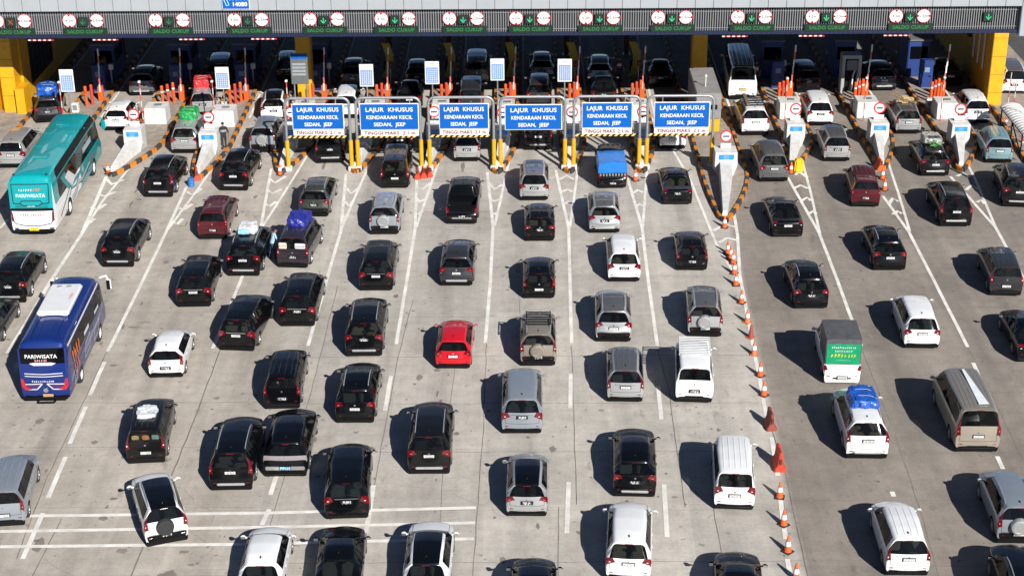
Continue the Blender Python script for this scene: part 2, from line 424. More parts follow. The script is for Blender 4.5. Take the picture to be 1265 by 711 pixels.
line([(884, 140), (893, 177.6), (903, 240), (911, 290), (914, 340), (931, 430), (947, 515)], .17)
line([(973, 219), (1012, 288), (1034, 345), (1064, 427)], .17)
line([(973, 145), (984, 172.5), (1001, 236), (1013, 289)], .15)
line([(1090.6, 242), (1123, 287), (1153, 345), (1195.6, 428.6)], .17)
line([(1066, 130), (1087, 170), (1109.6, 238), (1124, 286)], .15)
line([(1174, 218), (1230, 281), (1250, 318), (1275, 362)], .17)
line([(1155, 130), (1178, 170), (1205, 222), (1230, 281)], .15)
for d in ([(129, 447), (111, 488)], [(106, 502), (86, 548)], [(81, 564), (59.5, 614.5)], [(53, 633.5), (28, 690)],
          [(342.6, 584), (334, 611)], [(332.5, 628.5), (323.6, 648)], [(483, 464), (475.5, 507)], [(461.5, 599), (452, 658)],
          [(705, 461), (704.6, 504)], [(702.4, 595), (700, 658)], [(813, 477), (817, 518)], [(820, 598), (824, 662.6)],
          [(953, 540), (961, 587)], [(964, 617), (970.6, 665.6)], [(972.7, 690), (980, 730)], [(1075, 477), (1082, 497)], [(1102, 607), (1104, 613)],
          [(1202, 448), (1212, 470)], [(1232, 563.4), (1239, 579)]):
    line(d, .19)
line([(0, 642), (33, 637), (316, 633.5), (588, 626.7)], .2); line([(0, 656), (320, 651), (587, 645.4)], .2); line([(0, 675), (286, 672), (585.6, 665)], .2)
# chevrons in the gore of each island
def chev(a, b, c): line([a, b, c], .24)
for t in (((131, 221), (138, 228), (153, 222)), ((121.5, 240), (129, 242.5), (143, 237)), ((112.6, 256), (120, 259.5), (131, 252)), ((105, 273.5), (111, 275), (117, 270)),
          ((231, 237), (238, 241), (249, 233)), ((221, 257), (227, 259), (238, 252)), ((214, 274), (219, 277), (226, 270)),
          ((333, 221), (340, 226), (353, 218)), ((331, 235), (336, 239), (348, 234)), ((328, 252), (333, 255), (341, 249)),
          ((427.4, 232.5), (433.7, 239), (444, 232)), ((425.4, 249), (431, 254), (436, 249)), ((423, 267), (427, 269), (430, 265)),
          ((514.5, 231), (521, 234), (533, 226)), ((514.5, 246), (519, 249), (526, 246)), ((514, 263), (517, 265), (521, 261)),
          ((604, 227), (611, 233.5), (621, 228)), ((605.5, 246), (611, 249), (617, 246)), ((608, 263), (611, 265), (614, 262)),
          ((691, 222), (700, 217), (709, 222)), ((695, 237), (701, 234), (707, 237)), ((698, 252), (702, 249), (706, 252)),
          ((781, 239), (788, 235), (795, 238)), ((786, 255), (790, 252), (795, 255)),
          ((881, 285), (896, 277.5), (911, 281)), ((888, 300), (898, 294), (912, 297)),
          ((982, 216), (988, 213), (997, 219)), ((980, 233), (989, 229), (998, 233)), ((990, 248), (997, 244), (1002, 248)), ((1000, 264), (1004, 261), (1008, 264)),
          ((1098, 252), (1103, 245), (1110, 249)), ((1103, 265), (1109, 261), (1114, 264)),
          ((1182, 218), (1190, 214), (1198, 219)), ((1193, 235), (1200, 229), (1209, 234)), ((1207, 250), (1212, 247), (1217, 252))):
    chev(*t)
tag(lm.build('lane_markings', LINE, smooth=0), kind='structure')

# ------------------------------------------------------------------ vehicle builder
REG = ('paint', 'roof', 'trim', 'windscreen', 'rear_window', 'side_window', 'tail_lamp', 'extra')
TMPM = [bpy.data.materials.new('region_%s' % r) for r in REG]
def shell(rings, matf, creasef, arches=(), w=0.85, rw=0.33, sub=2):
    """closed body surface lofted over rings [(tag, [(x, y, z) * 10])], mirrored, smoothed, wheel openings cut; split by region"""
    bm = bmesh.new(); cl = bm.edges.layers.float.new('crease_edge'); V = []
    for tg, r in rings:
        row = [bm.verts.new(p) for p in r]+[bm.verts.new((-p[0], p[1], p[2])) for p in r[-2:0:-1]]
        V.append(row)
    n = len(V[0]); h = n//2
    def kk(i): return i if i < h else n-1-i
    for j in range(len(V)-1):
        for i in range(n):
            f = bm.faces.new((V[j][i], V[j][(i+1) % n], V[j+1][(i+1) % n], V[j+1][i]))
            f.material_index = REG.index(matf(rings[j][0], rings[j+1][0], kk(i)))
    for row in (V[0], V[-1]):
        for i in range(h-1):                              # end caps as quads across the car
            a, b_, c, d = row[i], row[i+1], row[(n-i-1) % n], row[(n-i) % n]
            vs = [a, b_, c, d] if i > 0 else [a, b_, c]
            try: bm.faces.new(vs).material_index = 2
            except ValueError: pass
        try: bm.faces.new([row[h-1], row[h], row[h+1]]).material_index = 2
        except ValueError: pass
    bm.verts.ensure_lookup_table()
    for j in range(len(V)):
        for i in range(n):
            e = bm.edges.get((V[j][i], V[j][(i+1) % n]))
            if e: e[cl] = creasef(rings[j][0], None, kk(i))
            if j < len(V)-1:
                e = bm.edges.get((V[j][i], V[j+1][i]))
                if e: e[cl] = creasef(rings[j][0], rings[j+1][0], i if i <= h else n-i)
    bmesh.ops.recalc_face_normals(bm, faces=bm.faces[:])
    me = bpy.data.meshes.new('shell'); bm.to_mesh(me); bm.free()
    for m in TMPM: me.materials.append(m)
    o = bpy.data.objects.new('shell', me); COL.objects.link(o)
    md = o.modifiers.new('s', 'SUBSURF'); md.levels = sub; md.render_levels = sub
    cut = None
    if arches:
        c = MB()
        for ya in arches:
            for s in (-1, 1):
                c.cyl((s*(w-.27), ya, rw+.01), (s*(w+.3), ya, rw+.01), rw+.055, n=24, m=2)
        cm = c.mesh('cut')
        for m in TMPM: cm.materials.append(m)
        b2 = bmesh.new(); b2.from_mesh(cm); bmesh.ops.recalc_face_normals(b2, faces=b2.faces[:]); b2.to_mesh(cm); b2.free()
        cut = bpy.data.objects.new('cut', cm); COL.objects.link(cut)
        md = o.modifiers.new('b', 'BOOLEAN'); md.operation = 'DIFFERENCE'; md.object = cut; md.solver = 'EXACT'
    bpy.context.view_layer.update()
    ev = bpy.data.meshes.new_from_object(o.evaluated_get(bpy.context.evaluated_depsgraph_get()))
    bpy.data.objects.remove(o)
    if cut: bpy.data.objects.remove(cut)
    vs = [v.co.copy() for v in ev.vertices]; polys = [tuple(p.vertices) for p in ev.polygons]; mi = [p.material_index for p in ev.polygons]
    bvh = BVHTree.FromPolygons(vs, polys)
    out = {}
    def sub_mesh(idx, name, remap=None):
        used = {}; F = []
        for i in idx: F.append([used.setdefault(v, len(used)) for v in polys[i]])
        me = bpy.data.meshes.new(name); me.from_pydata([vs[v] for v in used], [], F)
        if remap: me.polygons.foreach_set('material_index', [remap[mi[i]] for i in idx])
        me.polygons.foreach_set('use_smooth', [True]*len(F)); me.set_sharp_from_angle(angle=R(42)); me.update()
        return me
    out['body'] = sub_mesh([i for i in range(len(polys)) if mi[i] in (0, 1, 2)], 'body', {0: 0, 1: 1, 2: 2})
    for r in range(3, 8):
        idx = [i for i in range(len(polys)) if mi[i] == r]
        if not idx: continue
        par = {}
        def find(a):
            while par.setdefault(a, a) != a: par[a] = par[par[a]]; a = par[a]
            return a
        for i in idx:
            a = find(polys[i][0])
            for v in polys[i][1:]: par[find(v)] = a
        comps = {}
        for i in idx: comps.setdefault(find(polys[i][0]), []).append(i)
        out[REG[r]] = [sub_mesh(c, REG[r]) for c in comps.values() if len(c) > 1]
    return out, bvh

class Kind:
    """one model of vehicle: parts [(name, mesh, [material or slot key], parent index)]"""
    def __init__(s): s.parts = []; s.L = 4.0; s.H = 1.7
    def add(s, name, me, mats, parent=None):
        s.parts.append((name, me, mats if isinstance(mats, list) else [mats], parent)); return len(s.parts)-1

WHEELS = {}
def wheel_meshes(r, w=.2):
    k = (round(r, 3), w)
    if k in WHEELS: return WHEELS[k]
    t = MB(); t.lathe([(r*.62, -w/2), (r*.9, -w/2), (r, -w*.32), (r, w*.32), (r*.9, w/2), (r*.62, w/2), (r*.62, -w/2)], 20, 0, 'X')
    q = MB(); q.lathe([(r*.66, w*.30), (r*.66, w*.47), (r*.56, w*.42), (r*.52, w*.25), (.01, w*.22)], 20, 0, 'X')
    q.lathe([(.07, w*.2), (.07, w*.44), (.005, w*.46)], 10, 0, 'X')
    for i in range(5):
        a = 2*math.pi*i/5
        q.box((w*.36, math.cos(a)*r*.33, math.sin(a)*r*.33), (.03, r*.52, r*.16), 0, 0, None)
        o = len(q.v)-8; c = Vector((w*.36, math.cos(a)*r*.33, math.sin(a)*r*.33))
        for z in range(o, o+8):
            d = Vector(q.v[z])-c; d = Matrix.Rotation(a, 3, 'X') @ d; q.v[z] = tuple(c+d)
    WHEELS[k] = (t.mesh('tyre', 35), q.mesh('rim', 35))
    return WHEELS[k]
def add_wheels(K, axles, w, r, tw=.2):
    t, q = wheel_meshes(r, tw)
    for y in axles:
        for s in (-1, 1):
            M = Matrix.Translation((s*(w-tw/2-.015), y, r)) @ (Matrix.Rotation(math.pi, 4, 'Z') if s < 0 else Matrix())
            tm = t.copy(); tm.transform(M); qm = q.copy(); qm.transform(M)
            i = K.add('wheel', tm, RUB); K.add('rim', qm, RIM, i)

def strip(bvh, pts, dirv, w=.012, off=.003):
    """thin dark seam laid on the surface"""
    m = MB(); hits = []
    for p in pts:
        h = bvh.ray_cast(Vector(p), Vector(dirv))
        if h[0] is None: continue
        hits.append((h[0]+h[1]*off, h[1]))
    for (a, na), (b, nb) in zip(hits[:-1], hits[1:]):
        t = (b-a)
        if t.length > .8 or t.length < 1e-5: continue
        u = t.cross(na).normalized()*w/2
        q = MB(); m.add([a-u, a+u, b+u, b-u], [(0, 1, 2, 3)])
    return m
def merge(*ms):
    o = MB()
    for m in ms:
        k = len(o.v); o.v += m.v; o.f += [[i+k for i in f] for f in m.f]; o.m += m.m
    return o

def make_car(L, Wd, H, cl=.22, belt=1.0, hf=.84, hc=1.0, dC=.95, dRF=1.75, dRR=.25, dG=.08, zRF=None, zRR=None, zG=1.06, zT=.80, wr=.58,
             axF=.85, axR=.85, rw=.31, tail='h', trunk=None, bed=None, rails=None, ribs=0, spare=False, fin=True, plate_z=.86, skid=None,
             chrome=False, tailbar=False, glassw='wide', rack=False, lowtrim=False, lens=True, curve=.13, bowf=.30, inner=True):
    K = Kind(); K.L, K.H = L, H; h = L/2; w = Wd/2
    zRF = H-.11 if zRF is None else zRF; zRR = H-.07 if zRR is None else zRR
    yC, yRF = h-dC, h-dRF; yRR, yG = -h+dRR, -h+dG
    def ring(tg, y, zt, wf=1.0, zb=None, roof=False, bulge=0.0, pz=None, bow=0.0):
        zb = cl if zb is None else zb; W_ = w*wf; t = (h-y)/L
        if roof:
            b5 = min(belt+.05*t, zt-.12); z4 = b5-.10; z3 = min(.60, z4-.1)
            wr_ = wr*(1-.10*max(0, t-.62)/.38-.07*max(0, .48-t)/.2 if not bed else 1)
            pts = [(0, zb), (W_*.82, zb), (W_*.965, zb+.10), (W_, z3), (W_*.985, z4), (W_*.935, b5), (wr_+.045, zt-.10), (wr_-.035, zt-.022), (wr_*.55, zt), (0, zt+.012)]
        else:
            z5 = zt-.035; z4 = min(belt-.08, z5-.09); z3 = min(.58, z4-.10); z2 = min(zb+.10, z3-.05)
            pts = [(0, zb), (W_*.82, zb), (W_*.965, z2), (W_, z3), (W_*.985, z4), (W_*.945, z5), (W_*.80, zt-.008), (W_*.62, zt), (W_*.34, zt+bulge*.7), (0, zt+bulge)]
        return (tg, [(x, y+bow*(1-min(1.0, (x/w))**2), z) for x, z in pts])
    bowF, bowR = bowf, -curve
    yf = h-bowf
    rg = [ring('F0', yf-.06, .36, .80, cl+.02, bow=bowF), ring('F1', yf-.01, .54, .86, cl, bow=bowF), ring('F2', yf-.03, hf-.16, .90, bow=bowF), ring('F3', yf-.15, hf, .92, bulge=.02, bow=bowF*.95),
          ring('FM', (yf-.15+yC)/2, (hf+hc)/2+.02, .985, bulge=.03, bow=bowF*.5), ring('C', yC-.04, hc, 1.0, bulge=.015, bow=.16)]
    tA = .32; zA = hc+(zRF-hc)*tA
    tgA = ring('A', yC-.02+(yRF-yC)*tA, zA, 1.0, bow=.14)
    a = tgA[1]; wa = w*.80*(1-tA)+(wr+.04)*tA
    a[5] = (w*.94, a[5][1], belt+.01); a[4] = (w*.985, a[4][1], belt-.09); a[3] = (w, a[3][1], .6)
    a[6] = (wa, a[6][1], zA-.03); a[7] = (wa-.09, a[7][1], zA); a[8] = (wa*.5, a[8][1], zA+.01); a[9] = (0, a[9][1], zA+.015)
    rg.append(tgA)
    rg.append(ring('RF', yRF-.02, zRF, 1.0, roof=True, bow=.10))
    yend = yRR
    span = yRF-yend
    pk = H
    def rz(y):
        t = (yRF-y)/span; base = zRF+(zRR-zRF)*t
        return base+(pk-max(zRF, zRR))*math.sin(math.pi*min(1, max(0, t)))**.7 + 0*t
    p1 = yRF-.45*span if trunk or bed else yRF-.36*span
    rg += [ring('P1', p1+.05, rz(p1), 1.0, roof=True), ring('P1b', p1-.06, rz(p1-.06), 1.0, roof=True)]
    if not bed:
        p2 = yRF-.72*span
        rg += [ring('P2', p2+.05, rz(p2), 1.0, roof=True), ring('P2b', p2-.06, rz(p2-.06), 1.0, roof=True)]
    bw = bowR
    rg += [ring('RQ', yRR+.14, zRR+.012, 1.0, roof=True, bow=bw*.6), ring('RR', yRR, zRR-.015, .995, roof=True, bow=bw)]
    fr = .10
    yS = yRR+(yG-yRR)*fr+(0.03 if not trunk else 0); zS = zRR-.075
    rs = ring('RS', yS, zS, .99, roof=True, bow=bw)
    for k, dz in ((6, -.03), (7, .02)): rs[1][k] = (rs[1][k][0], rs[1][k][1], rs[1][k][2]+dz)
    rg.append(rs)
    def glassring(tg, y, z, wf):
        r = ring(tg, y, z, wf, roof=False, bow=bw)
        p = r[1]; p[5] = (w*.945*wf, p[5][1], z-.02); p[6] = (w*.84*wf, p[6][1], z-.008); p[7] = (w*.72*wf, p[7][1], z); p[8] = (w*.4*wf, p[8][1], z+.005); p[9] = (0, p[9][1], z+.008)
        p[4] = (w*.985*wf, p[4][1], min(z-.12, belt-.08)); p[3] = (w*wf, p[3][1], .58)
        return r
    rg.append(glassring('G', yG, zG, .985))
    if trunk:
        rg += [glassring('K', -h+.16, zG-.03, .965), glassring('T', -h+.05, zG-.10, .95)]
        rg.append(ring('T2', -h+.02, zT, .945, bow=bw))
    elif bed:
        x0, zr, zf = w*.80, zG-.02, .70
        def bedring(tg, y, low):
            z = zf if low else zr
            return (tg, [(0, .42), (w*.82, .42), (w*.96, .5), (w*.985, .64), (w*.985, zr-.1), (w*.965, zr-.01), (w*.87, zr), (w*.84, z), (w*.4, z), (0, z)])
        def yy(r, y): return (r[0], [(x, y, z) for x, z in r[1]])
        rg += [yy(bedring('E0', 0, False), yG-.06), yy(bedring('E1', 0, True), yG-.10), yy(bedring('E2', 0, True), -h+.20), yy(bedring('E3', 0, False), -h+.17), yy(bedring('T', 0, False), -h+.08)]
        t2 = ring('T2', -h+.06, .74, .95, .45, bow=0); rg.append(t2)
    else:
        tr = ring('T', yG-.035, zT, .965, bow=bw)
        if tail == 'h':
            tr[1][7] = (tr[1][7][0]*.92, tr[1][7][1], zT+(zG-zT)*.55); tr[1][6] = (tr[1][6][0], tr[1][6][1], zT+(zG-zT)*.12)
        rg.append(tr)
    rg += [ring('B0', -h+.03, .60 if not bed else .62, .945, cl+.05, bow=bw), ring('B1', -h+.05, .37, .92, cl+.06, bow=bw)]
    def matf(a, b, k):
        if k <= 1: return 'trim'
        if a in ('F0',) and 2 < k: return 'trim'
        if a == 'B0': return 'trim' if (lowtrim and k >= 5) or k <= 2 else 'paint'
        if a in ('C', 'A') and k >= 6: return 'windscreen'
        if k == 5:
            if a in ('A', 'P1b', 'P2b') or (a == 'RF'): return 'side_window'
            if a in ('P1', 'P2'): return 'trim'
            if bed and b == 'RQ': return 'side_window'
        if a == 'RS' and k >= 6: return 'rear_window'
        if a == 'RS' and k == 5 and tail in ('d', 'v'): return 'tail_lamp'
        if trunk:
            if a == 'K' and k in (5, 6): return 'tail_lamp'
            if a == 'K' and k == 4: return 'tail_lamp'
        elif bed:
            if a == 'T' and k in (4, 5): return 'tail_lamp'
            if a == 'E1' and k >= 7: return 'trim'
        else:
            if a == 'G' and tail == 'h' and k in (4, 5, 6): return 'tail_lamp'
            if a == 'G' and tail in ('v',) and k in (4, 5): return 'tail_lamp'
            if a == 'G' and tail == 'd' and k == 5: return 'tail_lamp'
            if a == 'G' and tail == 'bar' and k >= 4: return 'tail_lamp'
        if k >= 7 and a in ('RF', 'P1', 'P1b', 'P2', 'P2b', 'RQ', 'RR'): return 'roof'
        return 'paint'
    def creasef(a, b, i):
        if b is None:                                       # across the car
            if a in ('RR', 'RS'): return .55 if i >= 5 else .1
            if a == 'G': return .55
            if a in ('RF', 'C'): return .6 if i >= 6 else .2
            if a in ('P1', 'P1b', 'P2', 'P2b') and i == 5: return 1.0
            if a in ('A',) and i == 5: return .9
            if a in ('T', 'B0', 'T2', 'K', 'F3'): return .45
            if a in ('B1', 'F0'): return .7
            if a[0] == 'E': return .8
            return 0.0
        if i == 5: return .75
        if i == 6: return .7 if a in ('A', 'RF', 'P1', 'P1b', 'P2', 'P2b', 'RQ', 'C', 'RS', 'E0', 'E1', 'E2', 'E3', 'T') else .3
        if i == 7: return .75 if a in ('E0', 'E1', 'E2', 'E3') else (.25 if a in ('RF', 'P1', 'P1b', 'P2', 'P2b', 'RQ') else .1)
        if i in (1, 2): return .5
        if i == 4: return .3
        return 0.0
    ax = (h-axF, -h+axR)
    sh, bvh = shell(rg, matf, creasef, ax, w, rw)
    K.bvh = bvh
    K.add('body', sh['body'], ['PAINT', 'ROOF', 'TRIM'])
    K.add('windscreen', sh['windscreen'][0], GLASS)
    for m in sh.get('rear_window', []): K.add('rear_window', m, GLASS)
    for m in sh.get('side_window', []): K.add('side_window', m, GLASS)
    for m in sh.get('tail_lamp', []):
        for v in m.vertices: v.co += Vector((math.copysign(.006, v.co.x), -.008, 0))
        K.add('tail_lamp', m, TAIL)
    add_wheels(K, ax, w, rw)
    def rear(x, z):
        q = bvh.ray_cast(Vector((x, -h-2, z)), Vector((0, 1, 0))); return q[0], q[1]
    def top(x, y):
        q = bvh.ray_cast(Vector((x, y, H+2)), Vector((0, 0, -1))); return q[0], q[1]
    extra = []
    if inner and not bed:
        y0 = yC-1.05; rows = [y0] + [y0-.95*k for k in (1, 2) if y0-.95*k > -h+.45]
        if trunk: rows = [y0, y0-.9]
        m = MB()
        for r_, y in enumerate(rows):
            for s in (-1, 1):
                m.box((s*w*.42, y+.18, .52), (w*.62, .50, .18), 0, .05); m.box((s*w*.42, y-.12, .80), (w*.60, .14, .62), 0, .05); m.box((s*w*.42, y-.14, belt+.20), (.24, .10, .17), 0, .04)
        K.add('seats', m.mesh('seats', 50), 'SEAT')
        m = MB(); m.box((0, (yC-.35+yRR)/2, .40), (Wd*.80, yC-.35-yRR+.1, .04)); m.box((0, yC-.30, hc-.10), (Wd*.82, .35, .20), 0, .05); K.add('dashboard', m.mesh('dashboard', 50), BLK)
    # licence plate in its recess, wiper, brake light
    p, n = rear(0, plate_z)
    m = MB(); m.box((0, p.y-.012, plate_z), (.50, .03, .17), 0, .008); K.add('plate_recess', m.mesh('plate_recess'), BLK)
    m = MB(); m.box((0, p.y-.034, plate_z), (.43, .014, .125), 0, .004); K.add('licence_plate', m.mesh('licence_plate'), 'PLATE')
    if chrome:
        m = MB(); q, _ = rear(0, plate_z+.13); m.box((0, q.y-.012, plate_z+.13), (.95, .03, .035), 0, .008); K.add('trim_strip', m.mesh('trim_strip'), CHR)
    if not bed and not trunk:
        q, n = rear(.0, zG+.10); q2, _ = rear(.32, zG+.05)
        m = MB(); m.tube([q+n*.02, q2+n*.03], .010, 6); K.add('rear_wiper', m.mesh('rear_wiper'), BLK)
        q, n = rear(0, zRR-.07)
        m = MB(); m.box((0, q.y-.012, zRR-.07), (.30, .03, .026), 0, .006); K.add('brake_light', m.mesh('brake_light'), TAIL)
        m = MB(); q, _ = rear(0, zT+.10); m.lathe([(.045, 0), (.045, -.012), (.02, -.016)], 12, 0, 'Y', (0, q.y, zT+.12)); K.add('badge', m.mesh('badge'), CHR)
    if lens and tail in ('h', 'v') and not bed:
        for s in (-1, 1):
            zc = (zT+zG)/2 if not trunk else zT+.12; xx = w*(.80 if tail == 'h' else .90)
            q, n = rear(s*xx, zc-.03)
            if q:
                m = MB(); m.box((s*xx, q.y-.012, zc-.035), (.085 if tail == 'h' else .05, .02, .034 if tail == 'h' else .06), 0, .008); K.add('lamp_lens_glint', m.mesh('lamp_lens_glint'), 'LENS')  # pale patch: a clear lens piece and the lamp's painted glint
    # shut lines: tailgate, doors, bonnet
    seams = []
    if not bed:
        zl = .62 if not trunk else zT
        for s in (-1, 1):
            seams.append(strip(bvh, [(s*w*.80, -h-2, zl+(zG-zl)*t/8) for t in range(9)], (0, 1, 0), .014))
        seams.append(strip(bvh, [(-w*.8+w*1.6*t/10, -h-2, zl) for t in range(11)], (0, 1, 0), .014))
    for s in (-1, 1):
        for yy_ in (yC-.12, p1, yRF-.72*span if not bed else p1-.8):
            seams.append(strip(bvh, [(s*3, yy_+.0*t, .40+(belt-.42)*t/5) for t in range(6)], (-s, 0, 0), .014))
        seams.append(strip(bvh, [(s*w*.78, yC+(h-.3-yC)*t/6, H+1) for t in range(7)], (0, 0, -1), .014))
        for yy_ in (p1+.14, yRF-.70*span+.12):
            q = bvh.ray_cast(Vector((s*3, yy_, belt-.13)), Vector((-s, 0, 0)))[0]
            hm = MB(); hm.box((q.x+s*.008, yy_, belt-.13), (.03, .19, .03), 0, .008)
            K.add('door_handle', hm.mesh('door_handle', 40), 'PAINT')
    extra.append((merge(*seams), 2))
    # mirrors
    for s in (-1, 1):
        m = MB(); y0 = yC-.22; m.box((s*(w+.10), y0, belt+.07), (.21, .12, .15), 0, .045); m.box((s*(w-.02), y0+.02, belt+.03), (.12, .06, .05), 0, .01)
        i = K.add('mirror', m.mesh('mirror', 50), 'MIRROR')
        m = MB(); m.box((s*(w+.105), y0-.064, belt+.07), (.16, .008, .105), 0, .003); K.add('mirror_glass', m.mesh('mirror_glass'), CHR, i)
    if fin:
        q, n = top(0, yRR+.28); m = MB(); m.add([(-.02, q.y+.09, q.z), (.02, q.y+.09, q.z), (.025, q.y-.09, q.z), (-.025, q.y-.09, q.z), (0, q.y-.06, q.z+.075)], [(0, 1, 4), (1, 2, 4), (2, 3, 4), (3, 0, 4), (3, 2, 1, 0)])
        K.add('antenna', m.mesh('antenna'), 'TRIM')
    if rails:
        for s in (-1, 1):
            m = MB(); n_ = 7; pts = []
            for i in range(n_):
                y = yRF-.12+(yRR+.22-yRF+.12)*i/(n_-1); q, _ = top(s*(wr-.045), y)
                pts.append(q+Vector((0, 0, .05 if 0 < i < n_-1 else .005)))
            m.tube(pts, .021, 7); K.add('roof_rail', m.mesh('roof_rail', 50), rails)
    if ribs:
        m = MB()
        for k in range(ribs):
            x = (-1+2*k/(ribs-1))*(wr-.20); ys = [yRF-.12+(yRR+.18-yRF+.12)*i/8 for i in range(9)]
            for i in range(8):
                a, b = top(x, ys[i])[0], top(x, ys[i+1])[0]
                m.add([a+Vector((-.03, 0, .0)), a+Vector((.03, 0, .0)), b+Vector((.03, 0, .0)), b+Vector((-.03, 0, .0)), a+Vector((-.015, 0, .014)), a+Vector((.015, 0, .014)), b+Vector((.015, 0, .014)), b+Vector((-.015, 0, .014))],
                      [(0, 4, 7, 3), (4, 5, 6, 7), (5, 1, 2, 6)])
        extra.append((m, 1))
    if skid:
        q, _ = rear(0, cl+.2); m = MB(); m.box((0, -h+.03-curve, cl+.17), (Wd*.62, .10, .10), 0, .03); K.add('skid_plate', m.mesh('skid_plate', 40), skid)
    else:
        m = MB(); m.box((0, -h+.045-curve, cl+.12), (Wd*.48, .05, .06), 0, .02); K.add('bumper_insert', m.mesh('bumper_insert', 40), BLK)
    for s in (-1, 1):
        q, _ = rear(s*w*.72, .47)
        m = MB(); m.box((s*w*.72, q.y-.004, .47), (.14, .03, .035), 0, .008); K.add('reflector', m.mesh('reflector'), TAIL)
    if spare:
        q, n = rear(-.04, .92); m = MB()
        m.lathe([(.34, .02), (.345, -.10), (.32, -.18), (.24, -.20), (.225, -.185), (.06, -.19), (.0, -.19)], 24, 0, 'Y', (-.04, q.y, .93)); K.add('spare_wheel', m.mesh('spare_wheel', 40), spare)
    if rack:
        m = MB(); zz = H+.06
        for s in (-1, 1):
            m.tube([(s*(wr+.02), yRF-.05, zz), (s*(wr+.02), yRF-1.75, zz)], .022, 6)
            for k in range(4): m.tube([(s*(wr+.02), yRF-.1-.53*k, zz), (s*(wr+.03), yRF-.1-.53*k, H-.06)], .016, 6)
        for k in range(11): m.box((0, yRF-.05-.17*k, zz), (2*wr+.02, .05, .02), 0, 0)
        K.add('roof_rack', m.mesh('roof_rack', 40), WHT)
    if tailbar:
        m = MB(); q, _ = rear(0, .80); m.box((0, q.y-.02, .55), (Wd*.86, .05, .17), 0, .02); K.add('bumper_panel', m.mesh('bumper_panel', 40), CHR)
    bm = bmesh.new(); bm.from_mesh(sh['body'])
    for m, idx in extra:
        vv = [bm.verts.new(v) for v in m.v]
        for f in m.f:
            q = bm.faces.new([vv[i] for i in f]); q.material_index = idx
    bm.to_mesh(sh['body']); bm.free()
    return K

SEAT1 = mat('seat_dark', (.05, .05, .055), .8); SEAT2 = mat('seat_grey', (.16, .16, .165), .8); SEAT3 = mat('seat_beige', (.34, .28, .21), .8)
KINDS = {}
KINDS['mpv'] = make_car(4.2, 1.68, 1.70, ribs=4, tail='v', chrome=True)
KINDS['mpvlow'] = make_car(4.45, 1.74, 1.68, belt=1.0, hf=.86, tail='h', dRF=1.75, dRR=.38, dG=.10, wr=.60, rails=None, chrome=False)
KINDS['mpvbig'] = make_car(4.72, 1.82, 1.78, belt=1.06, hf=.92, hc=1.07, dC=1.05, dRF=1.85, dRR=.28, wr=.63, tail='h', ribs=0, chrome=True, rw=.33, zG=1.12, plate_z=.92)
KINDS['suv'] = make_car(4.78, 1.84, 1.82, cl=.28, belt=1.12, hf=1.0, hc=1.14, dC=1.2, dRF=1.98, dRR=.42, dG=.13, wr=.63, zG=1.20, zT=.94, rw=.38, tail='h', rails=RAIL, skid=RAIL, lowtrim=False, plate_z=.98, axF=.92, axR=1.0)
KINDS['suvv'] = make_car(4.75, 1.84, 1.80, cl=.28, belt=1.12, hf=1.0, hc=1.14, dC=1.2, dRF=1.98, dRR=.40, dG=.12, wr=.62, zG=1.18, zT=.90, rw=.38, tail='v', rails=RAIL, skid=RAIL, plate_z=.96, axF=.92, axR=1.0)
KINDS['suvs'] = make_car(4.25, 1.72, 1.74, cl=.28, belt=1.08, hf=.96, hc=1.08, dC=1.05, dRF=1.78, dRR=.22, dG=.07, wr=.585, zG=1.16, zT=.86, rw=.35, tail='v', rails=RAIL, lowtrim=True, spare='PAINT', plate_z=.56, curve=.05)
KINDS['cross'] = make_car(4.38, 1.79, 1.62, cl=.24, belt=1.02, hf=.90, hc=1.03, dC=1.1, dRF=1.88, dRR=.62, dG=.16, zRR=1.50, wr=.585, zG=1.08, zT=.84, rw=.34, tail='h', rails=RAIL, plate_z=.80, lowtrim=True)
KINDS['crossp'] = make_car(4.38, 1.79, 1.60, cl=.24, belt=1.02, hf=.90, hc=1.03, dC=1.1, dRF=1.88, dRR=.60, dG=.15, zRR=1.49, wr=.58, zG=1.08, zT=.84, rw=.34, tail='h', plate_z=.80, skid=RAIL)
KINDS['hatch'] = make_car(3.78, 1.68, 1.49, cl=.2, belt=.94, hf=.80, hc=.94, dC=.95, dRF=1.62, dRR=.38, dG=.10, zRR=1.40, wr=.55, zG=.99, zT=.76, axF=.75, axR=.62, rw=.29, tail='v', plate_z=.62)
KINDS['hatchh'] = make_car(3.9, 1.70, 1.50, cl=.2, belt=.95, hf=.80, hc=.95, dC=.98, dRF=1.66, dRR=.40, dG=.10, zRR=1.41, wr=.56, zG=1.0, zT=.77, axF=.78, axR=.65, rw=.30, tail='h', plate_z=.76)
KINDS['sedan'] = make_car(4.5, 1.77, 1.46, cl=.18, belt=.93, hf=.74, hc=.92, dC=1.2, dRF=2.0, dRR=1.22, dG=.62, zRR=1.36, wr=.545, zG=.99, zT=.70, axF=.9, axR=1.0, rw=.32, tail='h', trunk=True, plate_z=.76, curve=.07)
KINDS['ev'] = make_car(4.6, 1.88, 1.60, cl=.2, belt=1.0, hf=.86, hc=1.0, dC=1.0, dRF=1.95, dRR=.55, dG=.10, zRR=1.48, wr=.61, zG=1.08, zT=.90, rw=.36, tail='bar', plate_z=.57, tailbar=True)
KINDS['van'] = make_car(4.2, 1.66, 1.87, cl=.22, belt=1.07, hf=.96, hc=1.10, dC=.60, dRF=1.22, dRR=.13, dG=.05, wr=.655, zG=1.16, zT=.84, axF=.62, axR=.95, rw=.29, tail='h', ribs=5, plate_z=.80, fin=False)
